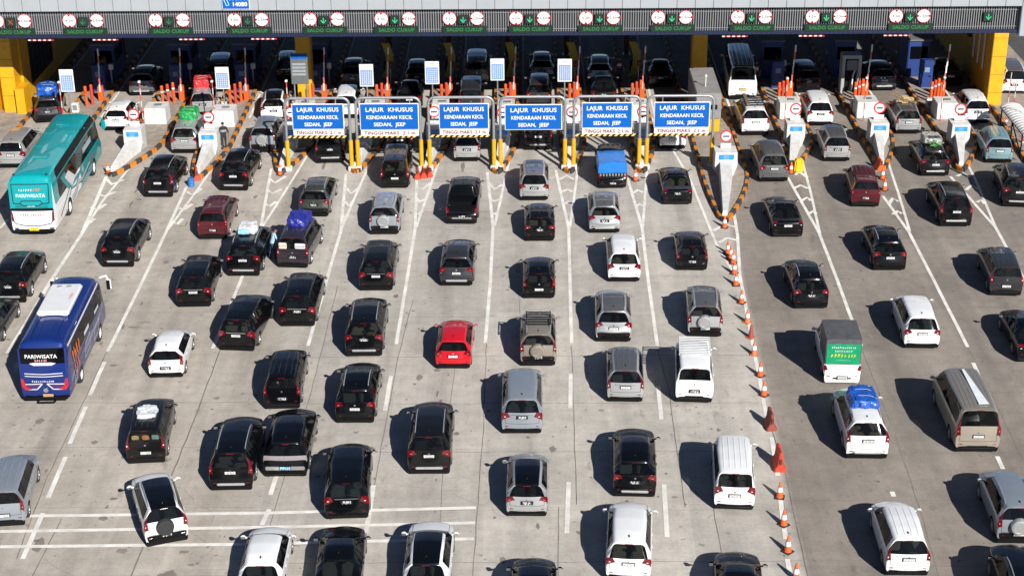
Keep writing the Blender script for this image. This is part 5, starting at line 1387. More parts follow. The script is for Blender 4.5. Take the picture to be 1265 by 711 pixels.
# edge lines and boxes under the canopy
em = MB()
for k_, (nm, tx, ty, x0, x1, kind) in enumerate(ISLANDS):
    em.ribbon(densify([Vector((x1+.38, 106, 0)), Vector((x1+.38, 128, 0))], 2.0), .15, .012+.0002*k_, 0, .004)
    if nm in 'AJ': continue
    wh = WHERE[nm]; cx = (x0+x1)/2
    o = thing('control_box', 'small pale control box by the bollards %s' % wh, 'control box', (x0+.45, 107.0, .155), 0, 'control boxes on the islands')
    m = MB(); m.box((0, 0, .32), (.46, .40, .64), 0, .03); m.build('box', CONC, o)
    m = MB(); m.box((0, -.205, .36), (.30, .02, .36), 0, .006); m.build('door', GALV, o)
    o = thing('reader_post', 'slim card reader post in the shade %s' % wh, 'card reader', (x1-.3, 112.8, .155), 0, 'card reader posts under the canopy')
    m = MB(); m.cyl((0, 0, 0), (0, 0, 1.2), .06, n=10); m.build('post', GALV, o)
    m = MB(); m.box((.05, -.05, 1.35), (.30, .28, .42), 0, .04); m.build('reader', MRED if nm in 'EFGHI' else WHT, o)
tag(em.build('lane_edge_lines', LINE, smooth=0), kind='structure')
# big grey block ahead of the inner column, grey machine frame on L
o = thing('concrete_block', 'large grey concrete block with a yellow foot, behind the rightmost blue sign', 'concrete block', (11.75, 105.1, .155))
m = MB(); m.box((0, 0, 1.75), (1.6, 5.6, 1.7), 0, .04); m.build('block', CONCG, o)
m = MB(); m.box((0, 0, .46), (1.5, 5.4, .92), 0, .03); m.build('foot', YEL, o)
m = MB(); m.box((.35, -2.83, 1.7), (.4, .06, .3), 0, .01); m.build('junction_box', BLK, o)
m = MB(); m.tube([(-.1, -1.4, 2.6), (-.1, -1.4, 3.3)], .03); m.box((-.1, -1.45, 3.35), (.14, .2, .14), 0, .03); m.build('lamp', WHT, o)
o = thing('machine_cabinet', 'grey machine cabinet with screens in the shade, left of the white arm', 'machine cabinet', (22.2, 110.4, .155))
m = MB(); m.box((-.55, 0, 1.35), (.22, .9, 2.7), 0, .02); m.box((.55, 0, 1.35), (.22, .9, 2.7), 0, .02); m.box((0, 0, 2.6), (1.3, .95, .25), 0, .02); m.build('frame', mat('cabinet_grey', (.30, .31, .31), .5), o)
m = MB(); m.box((.05, -.2, 2.0), (.75, .4, .7), 0, .03); m.build('monitor', mat('cabinet_grey_dark', (.14, .15, .15), .5), o)
m = MB(); m.box((0, .2, 1.0), (.86, .3, 1.8), 0, .02); m.build('back_panel', BLK, o)
m = MB(); m.tube([(.1, -.3, .2), (.15, -.3, 1.3), (.3, -.25, 1.7)], .05); m.build('pipe', WHT, o)
# info panels
def info_panel(px, py0, py1, Y, label, kind='blue'):
    x = at_y(px, Y, 2.5); z1, z0 = zat(px, py0, Y), zat(px, py1, Y); w_ = (z1-z0)*.60 if kind == 'blue' else (z1-z0)*.54
    o = thing('tariff_board', label, 'sign', (x, Y, .155), 0, 'tariff boards on the islands')
    m = MB()
    for s in (-1, 1) if kind != 'blue' else (0,): m.tube([(s*w_*.35, .05, 0), (s*w_*.35, .05, z1-.3)], .045)
    m.build('post', GALV if kind != 'red' else REDO, o)
    m = MB(); m.box((0, 0, (z0+z1)/2-.155), (w_, .06, z1-z0), 0, .015); b_ = m.build('board', WHT if kind == 'blue' else mat('board_grey', (.10, .11, .11), .5), o)
    zc = z0-.155; H_ = z1-z0
    if kind == 'blue':
        m = MB(); m.box((0, -.035, zc+H_*.40), (w_*.84, .012, H_*.68)); m.build('table_field', mat('table_blue', (.10, .22, .48), .5), b_)
        m = MB()
        for r_ in range(7): m.box((0, -.046, zc+H_*(.12+.088*r_)), (w_*.78, .006, H_*.012))
        for r_ in range(5): m.box((-w_*.3+w_*.15*r_, -.046, zc+H_*.40), (w_*.03, .006, H_*.62))
        m.build('table_lines', WHT, b_)
        gm = glyphs(7, H_*.06, 95); gm.v = [(v[0], -.036-v[2], zc+H_*.90+v[1]) for v in gm.v]; gm.build('lettering', SBLUE, b_)
    else:
        m = MB(); m.box((0, -.035, zc+H_*.90), (w_*.92, .012, H_*.15)); m.build('header_field', SBLUE, b_)
        m = MB()
        for r_ in range(4): m.box((-w_*.02, -.036, zc+H_*(.32+.11*r_)), (w_*.78, .008, H_*.07))
        m.build('table_lines', mat('table_grey', (.24, .26, .27), .5), b_)
for px, a, b, Y, lab in ((83, 86, 113.5, 106, 'white and blue tariff board ahead of the teal coach'), (275, 83, 110, 106, 'white and blue tariff board beside the minivan with the red bundle'), (453, 79.5, 107, 106, 'white and blue tariff board behind the second blue lane sign from the left'),
                         (534, 76, 104, 106, 'white and blue tariff board behind the third blue lane sign from the left'), (614.5, 72, 99.5, 106, 'white and blue tariff board between the third and fourth blue lane signs'), (697.5, 73, 101, 106, 'white and blue tariff board between the fourth and fifth blue lane signs')):
    info_panel(px, a, b, Y, lab)
info_panel(371, 66, 104, 105.5, 'dark grey tariff board with blue header in front of the yellow column', 'grey')
o = thing('kiosk', 'white and blue kiosk cabinet at the far left edge', 'kiosk', (at(5, 152).x-.2, 101.3, .155))
m = MB(); m.box((0, 0, .75), (1.15, 1.0, 1.5), 0, .04); m.build('cabinet', CONC, o)
m = MB(); m.box((0, 0, 2.05), (1.1, .9, 1.1), 0, .05); m.build('upper_box', mat('kiosk_blue', (.05, .18, .36), .5), o)
m = MB(); m.box((.1, -.46, 2.0), (.5, .03, .4), 0, .01); m.build('panel', GLASS, o)

# ------------------------------------------------------------------ lane sign gantries
PY = 96.1
FR = [(-14.35, -10.5, 0), (-10.1, -6.25, 0), (-5.75, -1.85, 0), (-1.45, 2.45, 1), (2.98, 6.95, 0), (7.4, 11.35, 0)]
LB = ['leftmost', 'second from the left', 'third from the left', 'third from the right', 'second from the right', 'rightmost']
for i, (a, b, plain) in enumerate(FR):
    cx = (a+b)/2; w_ = b-a
    o = thing('sign_gantry', 'blue LAJUR KHUSUS lane sign on a pipe frame, %s of the six' % LB[i], 'road sign', (cx, PY+.02*i, 0), 0, 'blue lane signs over the narrow lanes')
    m = MB(); r_ = .4; x0, x1, zt = -w_/2, w_/2, 4.62
    arc = lambda cx_, cz_, a0, a1: [(cx_+r_*math.cos(a0+(a1-a0)*k/6), 0, cz_+r_*math.sin(a0+(a1-a0)*k/6)) for k in range(7)]
    m.tube([(x0, 0, 1.95)]+arc(x0+r_, zt-r_, math.pi, math.pi/2)+arc(x1-r_, zt-r_, math.pi/2, 0)+[(x1, 0, 1.95)], .085, 10); m.build('pipe_frame', GALV, o, 60)
    for s in (-1, 1):
        m = MB(); m.cyl((s*w_/2, 0, .05), (s*w_/2, 0, 1.96), .13, n=14); m.build('leg', YEL, o)
        m = MB(); m.box((s*w_/2, 0, .16), (.42, .42, .3), 0, .04); m.build('footing', CONC, o)
    off = {0: .05, 1: .08, 2: .18, 3: .05, 4: .0, 5: .08}[i]
    bw = {0: 3.12, 1: 3.55, 2: 3.0, 3: 3.45, 4: 3.05, 5: 3.35}[i]; zc, bh = {0: 3.50, 3: 3.38}.get(i, 3.47), {3: 1.62, 1: 1.68}.get(i, 1.62)
    m = MB(); m.box((off, -.11, zc), (bw, .05, bh), 0, .05); bd = m.build('sign_board', WHT, o)
    m = MB(); m.box((off, -.14, zc), (bw-.10, .014, bh-.10), 0, .004); m.build('sign_field', SBLUE, bd)
    for t_, sz, dz in (('LAJUR  KHUSUS', .37, .44), ('KENDARAAN KECIL', .32, -.04), ('SEDAN,  JEEP', .32, -.49)):
        text(t_, sz, WHT, bd, (off, -.151, zc+dz), bold=.009, sx={'LAJUR  KHUSUS': .98, 'KENDARAAN KECIL': .86}.get(t_, .92)*bw/3.3)
    m = MB()
    for s in (-1, 1): m.tube([(off+s*bw*.35, -.07, zc+bh/2-.1), (off+s*bw*.35, 0, zt)], .025)
    m.build('bracket', GALV, o)
    if not plain:
        m = MB(); m.box((off, -.11, zc-bh/2-.20), (bw-.06, .04, .36), 0, .01); hp = m.build('height_plate', WHT, o)
        text('TINGGI MAKS. 2.1 m', .30, mat('plate_lettering_red', (.20, .03, .03), .5), hp, (off, -.136, zc-bh/2-.20), bold=.010, sx=.98*bw/3.2)
        m = MB(); n_ = 22; ww = w_*.94
        for k in range(n_):
            xa = -ww/2+ww*k/n_; xb = xa+ww/n_; sk = .07
            m.add([(xa-sk, -.10, 2.14), (xb-sk, -.10, 2.14), (xb+sk, -.10, 2.28), (xa+sk, -.10, 2.28), (xa-sk, -.04, 2.14), (xb-sk, -.04, 2.14), (xb+sk, -.04, 2.28), (xa+sk, -.04, 2.28)], [(0, 1, 2, 3), (3, 2, 6, 7), (1, 0, 4, 5), (5, 4, 7, 6)], k % 2)
        m.build('hazard_bar', [mat('hazard_yellow', (.75, .45, .12), .5), BLK], o, 0)

# ------------------------------------------------------------------ right-hand verge
md = thing('verge', 'bare verge with orange and black kerb right of the last lane', 'verge', (33.5, 100, 0))
vp = [(31.2, 127), (31.15, 105), (30.75, 99), (30.6, 94), (31.1, 89), (36, 89), (36, 127)]
m = MB(); m.prism([(x-33.5, y-100) for x, y in vp], 0, .155); m.build('soil', ISL, md, 0)
pts = densify([Vector((x-33.5, y-100, 0)) for x, y in vp[:6]], .2); m = MB(); acc = 0; c = 0
for a, b in zip(pts[:-1], pts[1:]):
    d = b-a; acc += d.length; n2 = Vector((-d.y, d.x, 0)).normalized()*.12
    m.add([a-n2, b-n2, b+n2, a+n2]+[q+Vector((0, 0, .24)) for q in (a-n2*.8, b-n2*.8, b+n2*.8, a+n2*.8)], [(4, 5, 6, 7), (0, 1, 5, 4), (2, 3, 7, 6)], c)
    if acc > .62: acc = 0; c = 1-c
m.build('kerb', [KORG, KBLK], md, 0)
o = thing('canopy_shelter', 'white corrugated curved shelter roof on dark posts at the right edge', 'shelter', (at_y(1264, 99.5, 1.7), 99.5, .155))
m = MB(); n_ = 9
for k in range(14):
    y = -2.6+.4*k; vs = []
    for i in range(n_+1):
        t = math.pi*(.12+.76*i/n_); vs += [(.75*math.cos(t), y, 1.45+.42*math.sin(t)), (.75*math.cos(t), y+.30, 1.45+.42*math.sin(t)), (.70*math.cos(t), y, 1.39+.42*math.sin(t)), (.70*math.cos(t), y+.30, 1.39+.42*math.sin(t))]
    m.add(vs, [f for i in range(n_) for f in ((4*i+4, 4*i+5, 4*i+1, 4*i), (4*i, 4*i+2, 4*i+6, 4*i+4), (4*i+1, 4*i+5, 4*i+7, 4*i+3), (4*i+2, 4*i+3, 4*i+7, 4*i+6))])
m.build('corrugated_roof', WHT, o)
m = MB()
for y in (-2.3, 0, 2.5):
    for s in (-1, 1): m.tube([(s*.66, y, 0), (s*.66, y, 1.62)], .045)
for s in (-1, 1): m.tube([(s*.66, -2.5, 1.55), (s*.66, 2.9, 1.55)], .045)
m.tube([(-.66, -2.5, .2), (-.66, 0, 1.5)], .04); m.build('frame', BLK, o)
for px, py, h_ in ((1206, 150, 3.3), (1241, 158, 3.2), (1247, 176, 3.5)):
    p = at(px if px != 1206 else 1239, py, .155); p.x = max(p.x, 31.3)
    o = thing('marker_pole', 'thin dull red pole on the right-hand verge', 'pole', p, 0, 'thin red poles on the verge')
    m = MB()
    for k in range(8): m.cyl((0, 0, h_/8*k), (0, 0, h_/8*(k+1)), .03, n=8, m=k % 2, caps=False)
    m.build('pole', [REDW[0], mat('pole_pale', (.55, .45, .42), .5)], o)
    m = MB(); m.cyl((0, 0, 0), (0, 0, .1), .12, n=10); m.build('base', CONC, o)
# tall light mast out of frame on the right: its shadow crosses the lanes
o = thing('light_mast', 'tall grey light mast standing beyond the right edge, seen by its shadow', 'street lamp', (34.5, 79.0, 0))
m = MB(); m.cyl((0, 0, 0), (0, 0, 13.5), .17, .10, 12); m.build('pole', GALV, o)
for s in (-1, 1):
    m = MB(); m.tube([(0, 0, 13.3), (s*1.0, 0, 13.7)], .05); m.box((s*1.25, 0, 13.72), (.7, .3, .14), 0, .04); m.build('lamp_arm', GALV, o)

# ------------------------------------------------------------------ loads on the roofs
def blob(w, l, h, seed, amp=.10, freq=2.2, rope=0):
    bm = bmesh.new(); bmesh.ops.create_cube(bm, size=2); bmesh.ops.subdivide_edges(bm, edges=bm.edges[:], cuts=19, use_grid_fill=True)
    for v in bm.verts:
        c = v.co; n_ = c.normalized()
        q = c.lerp(n_*1.15, .45); q = Vector((q.x*w/2, q.y*l/2, (max(q.z, -.75)+.75)/1.75*h))
        k = noise.fractal(Vector((q.x*freq+seed, q.y*freq, q.z*freq)), .8, 2.0, 4)
        r = abs(noise.noise(Vector((q.x*freq*2.2, q.y*freq*2.2+seed, q.z*2))))
        r2 = abs(noise.noise(Vector((q.x*freq*4+seed*2, q.y*freq*4, q.z*5)))); q += n_*(k*amp*.8-r*amp*.9-r2*amp*.28); q.z = max(q.z, 0)
        v.co = q
    me = bpy.data.meshes.new('bundle'); bm.to_mesh(me); bm.free()
    me.polygons.foreach_set('use_smooth', [True]*len(me.polygons)); me.set_sharp_from_angle(angle=R(38)); me.update()
    return me
def tarp(name, col): return mat(name, col, .42, 0, .25, .18, 5, bump=.5)
T_BLUE = tarp('tarp_blue', (.006, .07, .36)); T_DBL = tarp('tarp_dark_blue', (.014, .02, .20)); T_GRN = tarp('tarp_green', (.01, .24, .06)); T_RED = tarp('tarp_red', (.45, .02, .025)); T_WHT = tarp('tarp_white', (.5, .52, .55)); T_GREY = tarp('tarp_grey', (.28, .28, .26)); T_PBL = tarp('tarp_pale_blue', (.25, .50, .68))
ROPE = mat('rope', (.35, .32, .26), .8)
def on_car(key, lx, ly):
    c, a, K = CARS[key]; q = K.bvh.ray_cast(Vector((lx, ly, 5)), Vector((0, 0, -1)))[0]
    return Vector((c.x+lx*math.cos(a)+ly*math.sin(a), c.y-lx*math.sin(a)+ly*math.cos(a), q.z-.03)), -a
def load(key, ly, size, m, label, seed, name='tarp_bundle', cat='bundle', lx=0, ropes=2, amp=.10):
    p, rz = on_car(key, lx, ly)
    o = thing(name, label, cat, p, rz, 'loads tied on car roofs')
    put('wrap', blob(*size, seed, amp), m, o)
    for k in range(ropes):
        y = (-.5+(k+.5)/ropes)*size[1]*.7
        mm = MB(); mm.tube([(-size[0]*.52, y, .05), (-size[0]*.46, y, size[2]*.72), (-size[0]*.2, y, size[2]*1.03), (size[0]*.2, y, size[2]*1.03), (size[0]*.46, y, size[2]*.72), (size[0]*.52, y, .05)], .012, 6); mm.build('rope', ROPE, o)
    return o
load('tarpblue', -.55, (1.35, 1.5, .62), T_BLUE, 'bright blue tarp bundle on the dark car ahead of the teal coach', 1)
load('redtop', -.35, (1.2, 1.4, .55), T_RED, 'red bundle on a silver minivan, near the gate', 2)
load('greentop', -.25, (1.2, 1.4, .60), T_GRN, 'green tarp bundle on a silver minivan', 3)
load('whiteblue', -.40, (1.0, 1.05, .46), T_WHT, 'white wrapped bundle with a pale blue cloth on a black SUV', 4)
p, rz = on_car('whiteblue', -.12, -.92); o = thing('folded_cloth', 'pale blue cloth lying on the back of the white bundle', 'cloth', p+Vector((0, 0, .12)), rz); put('cloth', blob(.62, .32, .24, 9, .03), T_PBL, o)
load('purple', .0, (1.2, 1.6, .50), T_DBL, 'dark blue tarp bundle on the purple-black minivan', 5, ropes=0)
load('oldjeep', -.75, (.85, .95, .22), T_WHT, 'white wrapped bundle on the boxy black jeep', 6, ropes=0)
load('bluetarp', -.35, (1.2, 1.6, .42), T_BLUE, 'crumpled bright blue tarp on the white SUV at right', 7, ropes=2, amp=.11)
load('sack', -.35, (1.15, 1.35, .50), T_GREY, 'grey sack bundle on the black crossover at right', 8, ropes=2, amp=.13)
p, rz = on_car('sack', .1, -1.1); o = thing('greens', 'bunch of green leaves tied behind the grey sack bundle', 'greens', p+Vector((0, 0, .02)), rz)
mm = MB(); rr = random.Random(5)
for k in range(70):
    c = Vector((rr.gauss(0, .14), rr.gauss(0, .12), abs(rr.gauss(.18, .1)))); u = Vector((rr.uniform(-1, 1), rr.uniform(-1, 1), rr.uniform(-1, 1))).normalized(); w_ = u.orthogonal().normalized()
    mm.add([c-u*.09, c+w_*.035, c+u*.09, c-w_*.035], [(0, 1, 2, 3)])
mm.build('leaves', mat('leaf_green', (.05, .22, .03), .6, var=.4, scale=9), o)
p, rz = on_car('sticks', 0, -.45); o = thing('roof_goods', 'cardboard and long sticks on the silver minivan at right', 'goods', p, rz, 'loads tied on car roofs')
mm = MB(); rr = random.Random(3)
for k in range(12):
    y = rr.uniform(-.2, .3); mm.tube([(-.6+rr.uniform(-.3, .2), .9+rr.uniform(0, .8), .12+rr.uniform(0, .1)), (rr.uniform(-.5, .6), -.5+rr.uniform(-.3, .2), .12+rr.uniform(0, .1))], .015, 5)
mm.build('sticks', mat('stick_wood', (.42, .30, .16), .8), o)
mm = MB()
for k in range(6): mm.box((rr.uniform(-.4, .4), rr.uniform(-.2, .6), .08+.03*k), (.5, .4, .05), 0, .01, rz=rr.uniform(0, 3))
mm.build('cardboard', mat('cardboard', (.50, .36, .18), .8), o)
p, rz = on_car('whitebars', 0, -.75); o = thing('luggage_bars', 'dark luggage bars with poles on the white SUV behind the microbus', 'roof load', p, rz, 'loads tied on car roofs')
mm = MB()
for k in range(5): mm.box((0, .9-.45*k, .12), (1.25, .06, .05), 0, .01)
mm.build('crossbar', BLK, o)
mm = MB(); mm.box((-.45, .1, .17), (.22, 2.2, .08), 0, .02); mm.tube([(.1, 1.2, .18), (.35, -.9, .18)], .03); mm.build('long_goods', mat('brown_goods', (.16, .11, .07), .7), o)
p, rz = on_car('bronzesuv', 0, -.62); o = thing('roof_carrier', 'dark slatted roof carrier on the bronze SUV', 'roof carrier', p, rz, 'loads tied on car roofs')
mm = MB()
for k in range(6): mm.box((0, .75-.26*k, .12), (1.15, .05, .04), 0, .01)
for s in (-1, 1): mm.tube([(s*.57, .8, .14), (s*.57, -.65, .14)], .025)
mm.build('slats', BLK, o)
for s in (-1, 1):
    mm = MB(); mm.tube([(s*.55, .5, .12), (s*.55, .5, .0)], .02); mm.tube([(s*.55, -.4, .12), (s*.55, -.4, .0)], .02); mm.build('foot', BLK, o)
p, rz = on_car('hiace', .08, -.6); o = thing('roof_strip', 'long pale tapered strip lying on the bronze van roof', 'strip', p+Vector((0, 0, .045)), rz+R(3))
mm = MB(); mm.prism([(-.05, 1.55), (.06, 1.55), (.24, -1.6), (-.18, -1.6)], 0, .02); mm.build('strip', mat('pale_sheet', (.62, .66, .70), .4), o)

# goods seen through the purple minivan's raised tailgate
c_, a_, K_ = CARS['purple']
def rear_pt(key, x, z, off):
    c, a, K = CARS[key]; q = K.bvh.ray_cast(Vector((x, -9, z)), Vector((0, 1, 0)))[0]; ly = q.y-off
    return Vector((c.x+x*math.cos(a)+ly*math.sin(a), c.y-x*math.sin(a)+ly*math.cos(a), z)), -a
for x, w_, h_, lab, mm_ in ((-.50, .42, .34, 'pale carton showing at the left of the purple minivan rear window', mat('pale_carton', (.55, .48, .42), .7)), (.42, .55, .30, 'white folded bedding at the right of the purple minivan rear window', T_WHT)):
    p, rz = rear_pt('purple', x, 1.32, .03); o = thing('packed_goods', lab, 'goods', p, rz)
    mm = MB(); mm.box((0, 0, 0), (w_, .10, h_), 0, .03)
    if x > 0: mm.box((0, -.01, -.03), (w_*1.02, .10, .03), 0, .01); mm.box((.02, -.01, .08), (w_*1.02, .10, .03), 0, .01)
    mm.build('pack', mm_, o)
    mm = MB(); mm.box((0, -.055, 0), (w_*.9, .012, .03)); mm.build('tape', mat('tape_brown', (.3, .2, .12), .6), o)
for key, x, lab, mm_ in (('oldjeep', -.38, 'yellow carton behind the boxy jeep rear window', mat('yellow_carton', (.16, .12, .05), .7)), ('oldjeep', .05, 'orange-brown box behind the boxy jeep rear window', mat('orange_box', (.17, .07, .02), .7)), ('oldjeep', .45, 'pale green box behind the boxy jeep rear window', mat('green_box', (.06, .11, .10), .7))):  # box colours darkened as if dimmed by the tinted glass
    p, rz = rear_pt(key, x, 1.22, -.005); o = thing('packed_goods', lab, 'goods', p, rz)
    put('pack', blob(.30, .06, .20, x*7, .03), mm_, o)

# ------------------------------------------------------------------ cones and plastic barriers
def cone_meshes():
    a = MB(); a.box((0, 0, .025), (.40, .40, .05), 0, .02)
    b = MB(); b.lathe([(.155, .05), (.14, .10), (.045, .70), (.03, .72), (.0, .72)], 18, 0)
    c = MB(); c.lathe([(.1155, .30), (.081, .50)], 18, 0); c.v = [(v[0]*1.03, v[1]*1.03, v[2]) for v in c.v]
    c.f = c.f[:18]; c.m = c.m[:18]
    return a.mesh('base'), b.mesh('cone_body', 50), c.mesh('collar', 50)
CB = cone_meshes()
def cone(px, py, label, col=ORG, collar=True, tilt=0, z=0):
    p = at(px, py-3, z); o = thing('traffic_cone', label, 'traffic cone', p, random.uniform(0, 1.5), 'traffic cones on the plaza')
    put('base', CB[0], RUB if col is ORG else ORGD, o); put('cone_body', CB[1], col, o)
    if collar: put('collar', CB[2], WHT, o)
    if tilt: o.rotation_euler = (R(tilt), R(tilt*.5), o.rotation_euler.z)
CL = 'orange cone with white collar in the tight cluster at the head of the cone row'
for px, py in ((899, 316), (902.5, 322), (905.5, 328)): cone(px, py, CL)
cone(907, 341, 'orange cone just below the tight cluster of cones'); cone(909, 355, 'second orange cone below the tight cluster of cones'); cone(916, 377, 'bright orange cone between the cluster and the faded brown cones')
cone(923, 401, 'faded brown cone, topmost of the three dull ones', ORGD); cone(927.5, 420, 'darkest brown cone without a white collar', mat('dull_red_plastic', (.22, .045, .03), .7), False); cone(931.5, 441, 'faded brown cone, lowest of the three dull ones', ORGD)
cone(939, 467, 'orange cone below the faded brown ones'); cone(943.5, 491, 'orange cone just above the upper water barrier')
cone(963, 617, 'orange cone just below the lower water barrier'); cone(968, 651, 'orange cone beside the plain white van, second below the water barrier'); cone(973, 684, 'orange cone third below the lower water barrier'); cone(983, 718, 'orange cone cut by the lower edge')
cone(895, 284, 'orange cone at the tip of the long island, above the cone row'); cone(134, 218, 'orange cone at the island tip right of the teal coach'); cone(346, 219, 'orange cone at the foot of the leftmost blue sign'); cone(785, 226, 'orange cone under the legs between the two rightmost blue signs'); cone(977, 217, 'orange cone beside the yellow tub')
cone(1090, 224, 'orange cone behind the dark red minivan, upper of two'); cone(1092.5, 238, 'orange cone behind the dark red minivan, lower of two'); cone(1184, 192, 'leaning orange cone on the island left of the pale teal minivan', tilt=14, z=.16)
def barrier(px, py, label, col, L_=1.1, H_=.95, W_=.5, rz=0.0):
    p = at(px, py-3); o = thing('water_barrier', label, 'barrier', p, rz, 'plastic water barriers')
    m = MB(); sec = [(-W_/2, 0), (W_/2, 0), (W_/2, .16), (W_*.22, .34), (W_*.12, H_), (-W_*.12, H_), (-W_*.22, .34), (-W_/2, .16)]
    n_ = len(sec); vs = [(x, -L_/2+(.0 if z < .3 else .07*z), z) for x, z in sec]+[(x, L_/2-(.0 if z < .3 else .07*z), z) for x, z in sec]
    m.add(vs, [(i, n_+i, n_+(i+1) % n_, (i+1) % n_) for i in range(n_)]+[tuple(range(n_)), tuple(range(2*n_-1, n_-1, -1))])
    b = bmesh.new(); me = m.mesh('barrier_body'); b.from_mesh(me); bmesh.ops.recalc_face_normals(b, faces=b.faces[:]); bmesh.ops.bevel(b, geom=b.edges[:], offset=.03, segments=2, affect='EDGES'); b.to_mesh(me); b.free()
    me.polygons.foreach_set('use_smooth', [True]*len(me.polygons)); me.set_sharp_from_angle(angle=R(40)); put('barrier_body', me, col, o)
    m = MB(); m.cyl((0, .12, H_-.01), (0, .12, H_+.035), .07, n=12); m.build('filler_cap', col, o)
    m = MB(); m.box((0, -L_/2+.01, .50), (.10, .03, .26), 0, .01); m.build('slot', mat('slot_shadow', (.10, .02, .01), .7), o)
    return o
barrier(951, 530, 'dull red plastic water barrier, upper of two in the cone row', mat('dull_red_plastic', (.22, .045, .03), .7), .85, .85, .44, .1)
barrier(961.5, 579, 'orange plastic water barrier, lower and larger of two in the cone row', REDO, 1.0, .92, .48, .04)
for k in range(3): barrier(516+7*k, 223-1.0*k, 'red-orange plastic barrier in the cluster under the second and third blue signs', REDO, .5, .62, .36, .2*k)
barrier(243, 224, 'red plastic barrier at the island tip beside the blue drum', mat('brick_red_plastic', (.36, .05, .03), .6), .8, .8, .45, .3)
barrier(1086, 212, 'orange plastic barrier at the island tip ahead of the dark red minivan', ORG, .7, .7, .5, .2)
p = at(236.5, 230); o = thing('drum', 'blue plastic drum at the island tip behind the black SUV', 'drum', p)
m = MB(); m.lathe([(.26, 0), (.30, .03), (.31, .25), (.29, .28), (.31, .31), (.31, .55), (.29, .58), (.31, .61), (.30, .84), (.26, .87), (.24, .85), (.0, .85)], 20); m.build('drum_body', mat('drum_blue', (.02, .13, .42), .45), o)
m = MB(); m.cyl((.12, 0, .85), (.12, 0, .88), .05, n=10); m.build('bung', BLK, o); o.scale = (.62, .62, .62)
p = at(986, 212); o = thing('plastic_tub', 'yellow plastic tub at the island tip beside a cone', 'tub', p, .2)
m = MB(); m.box((0, 0, .48), (.78, .55, .96), 0, .1, taper=.86); m.build('tub_body', mat('tub_yellow', (.62, .38, .006), .45), o)
m = MB(); m.box((0, 0, .98), (.5, .35, .06), 0, .02); m.build('lid', mat('tub_yellow', (.62, .38, .006), .45), o); o.scale = (.8, .8, .85)

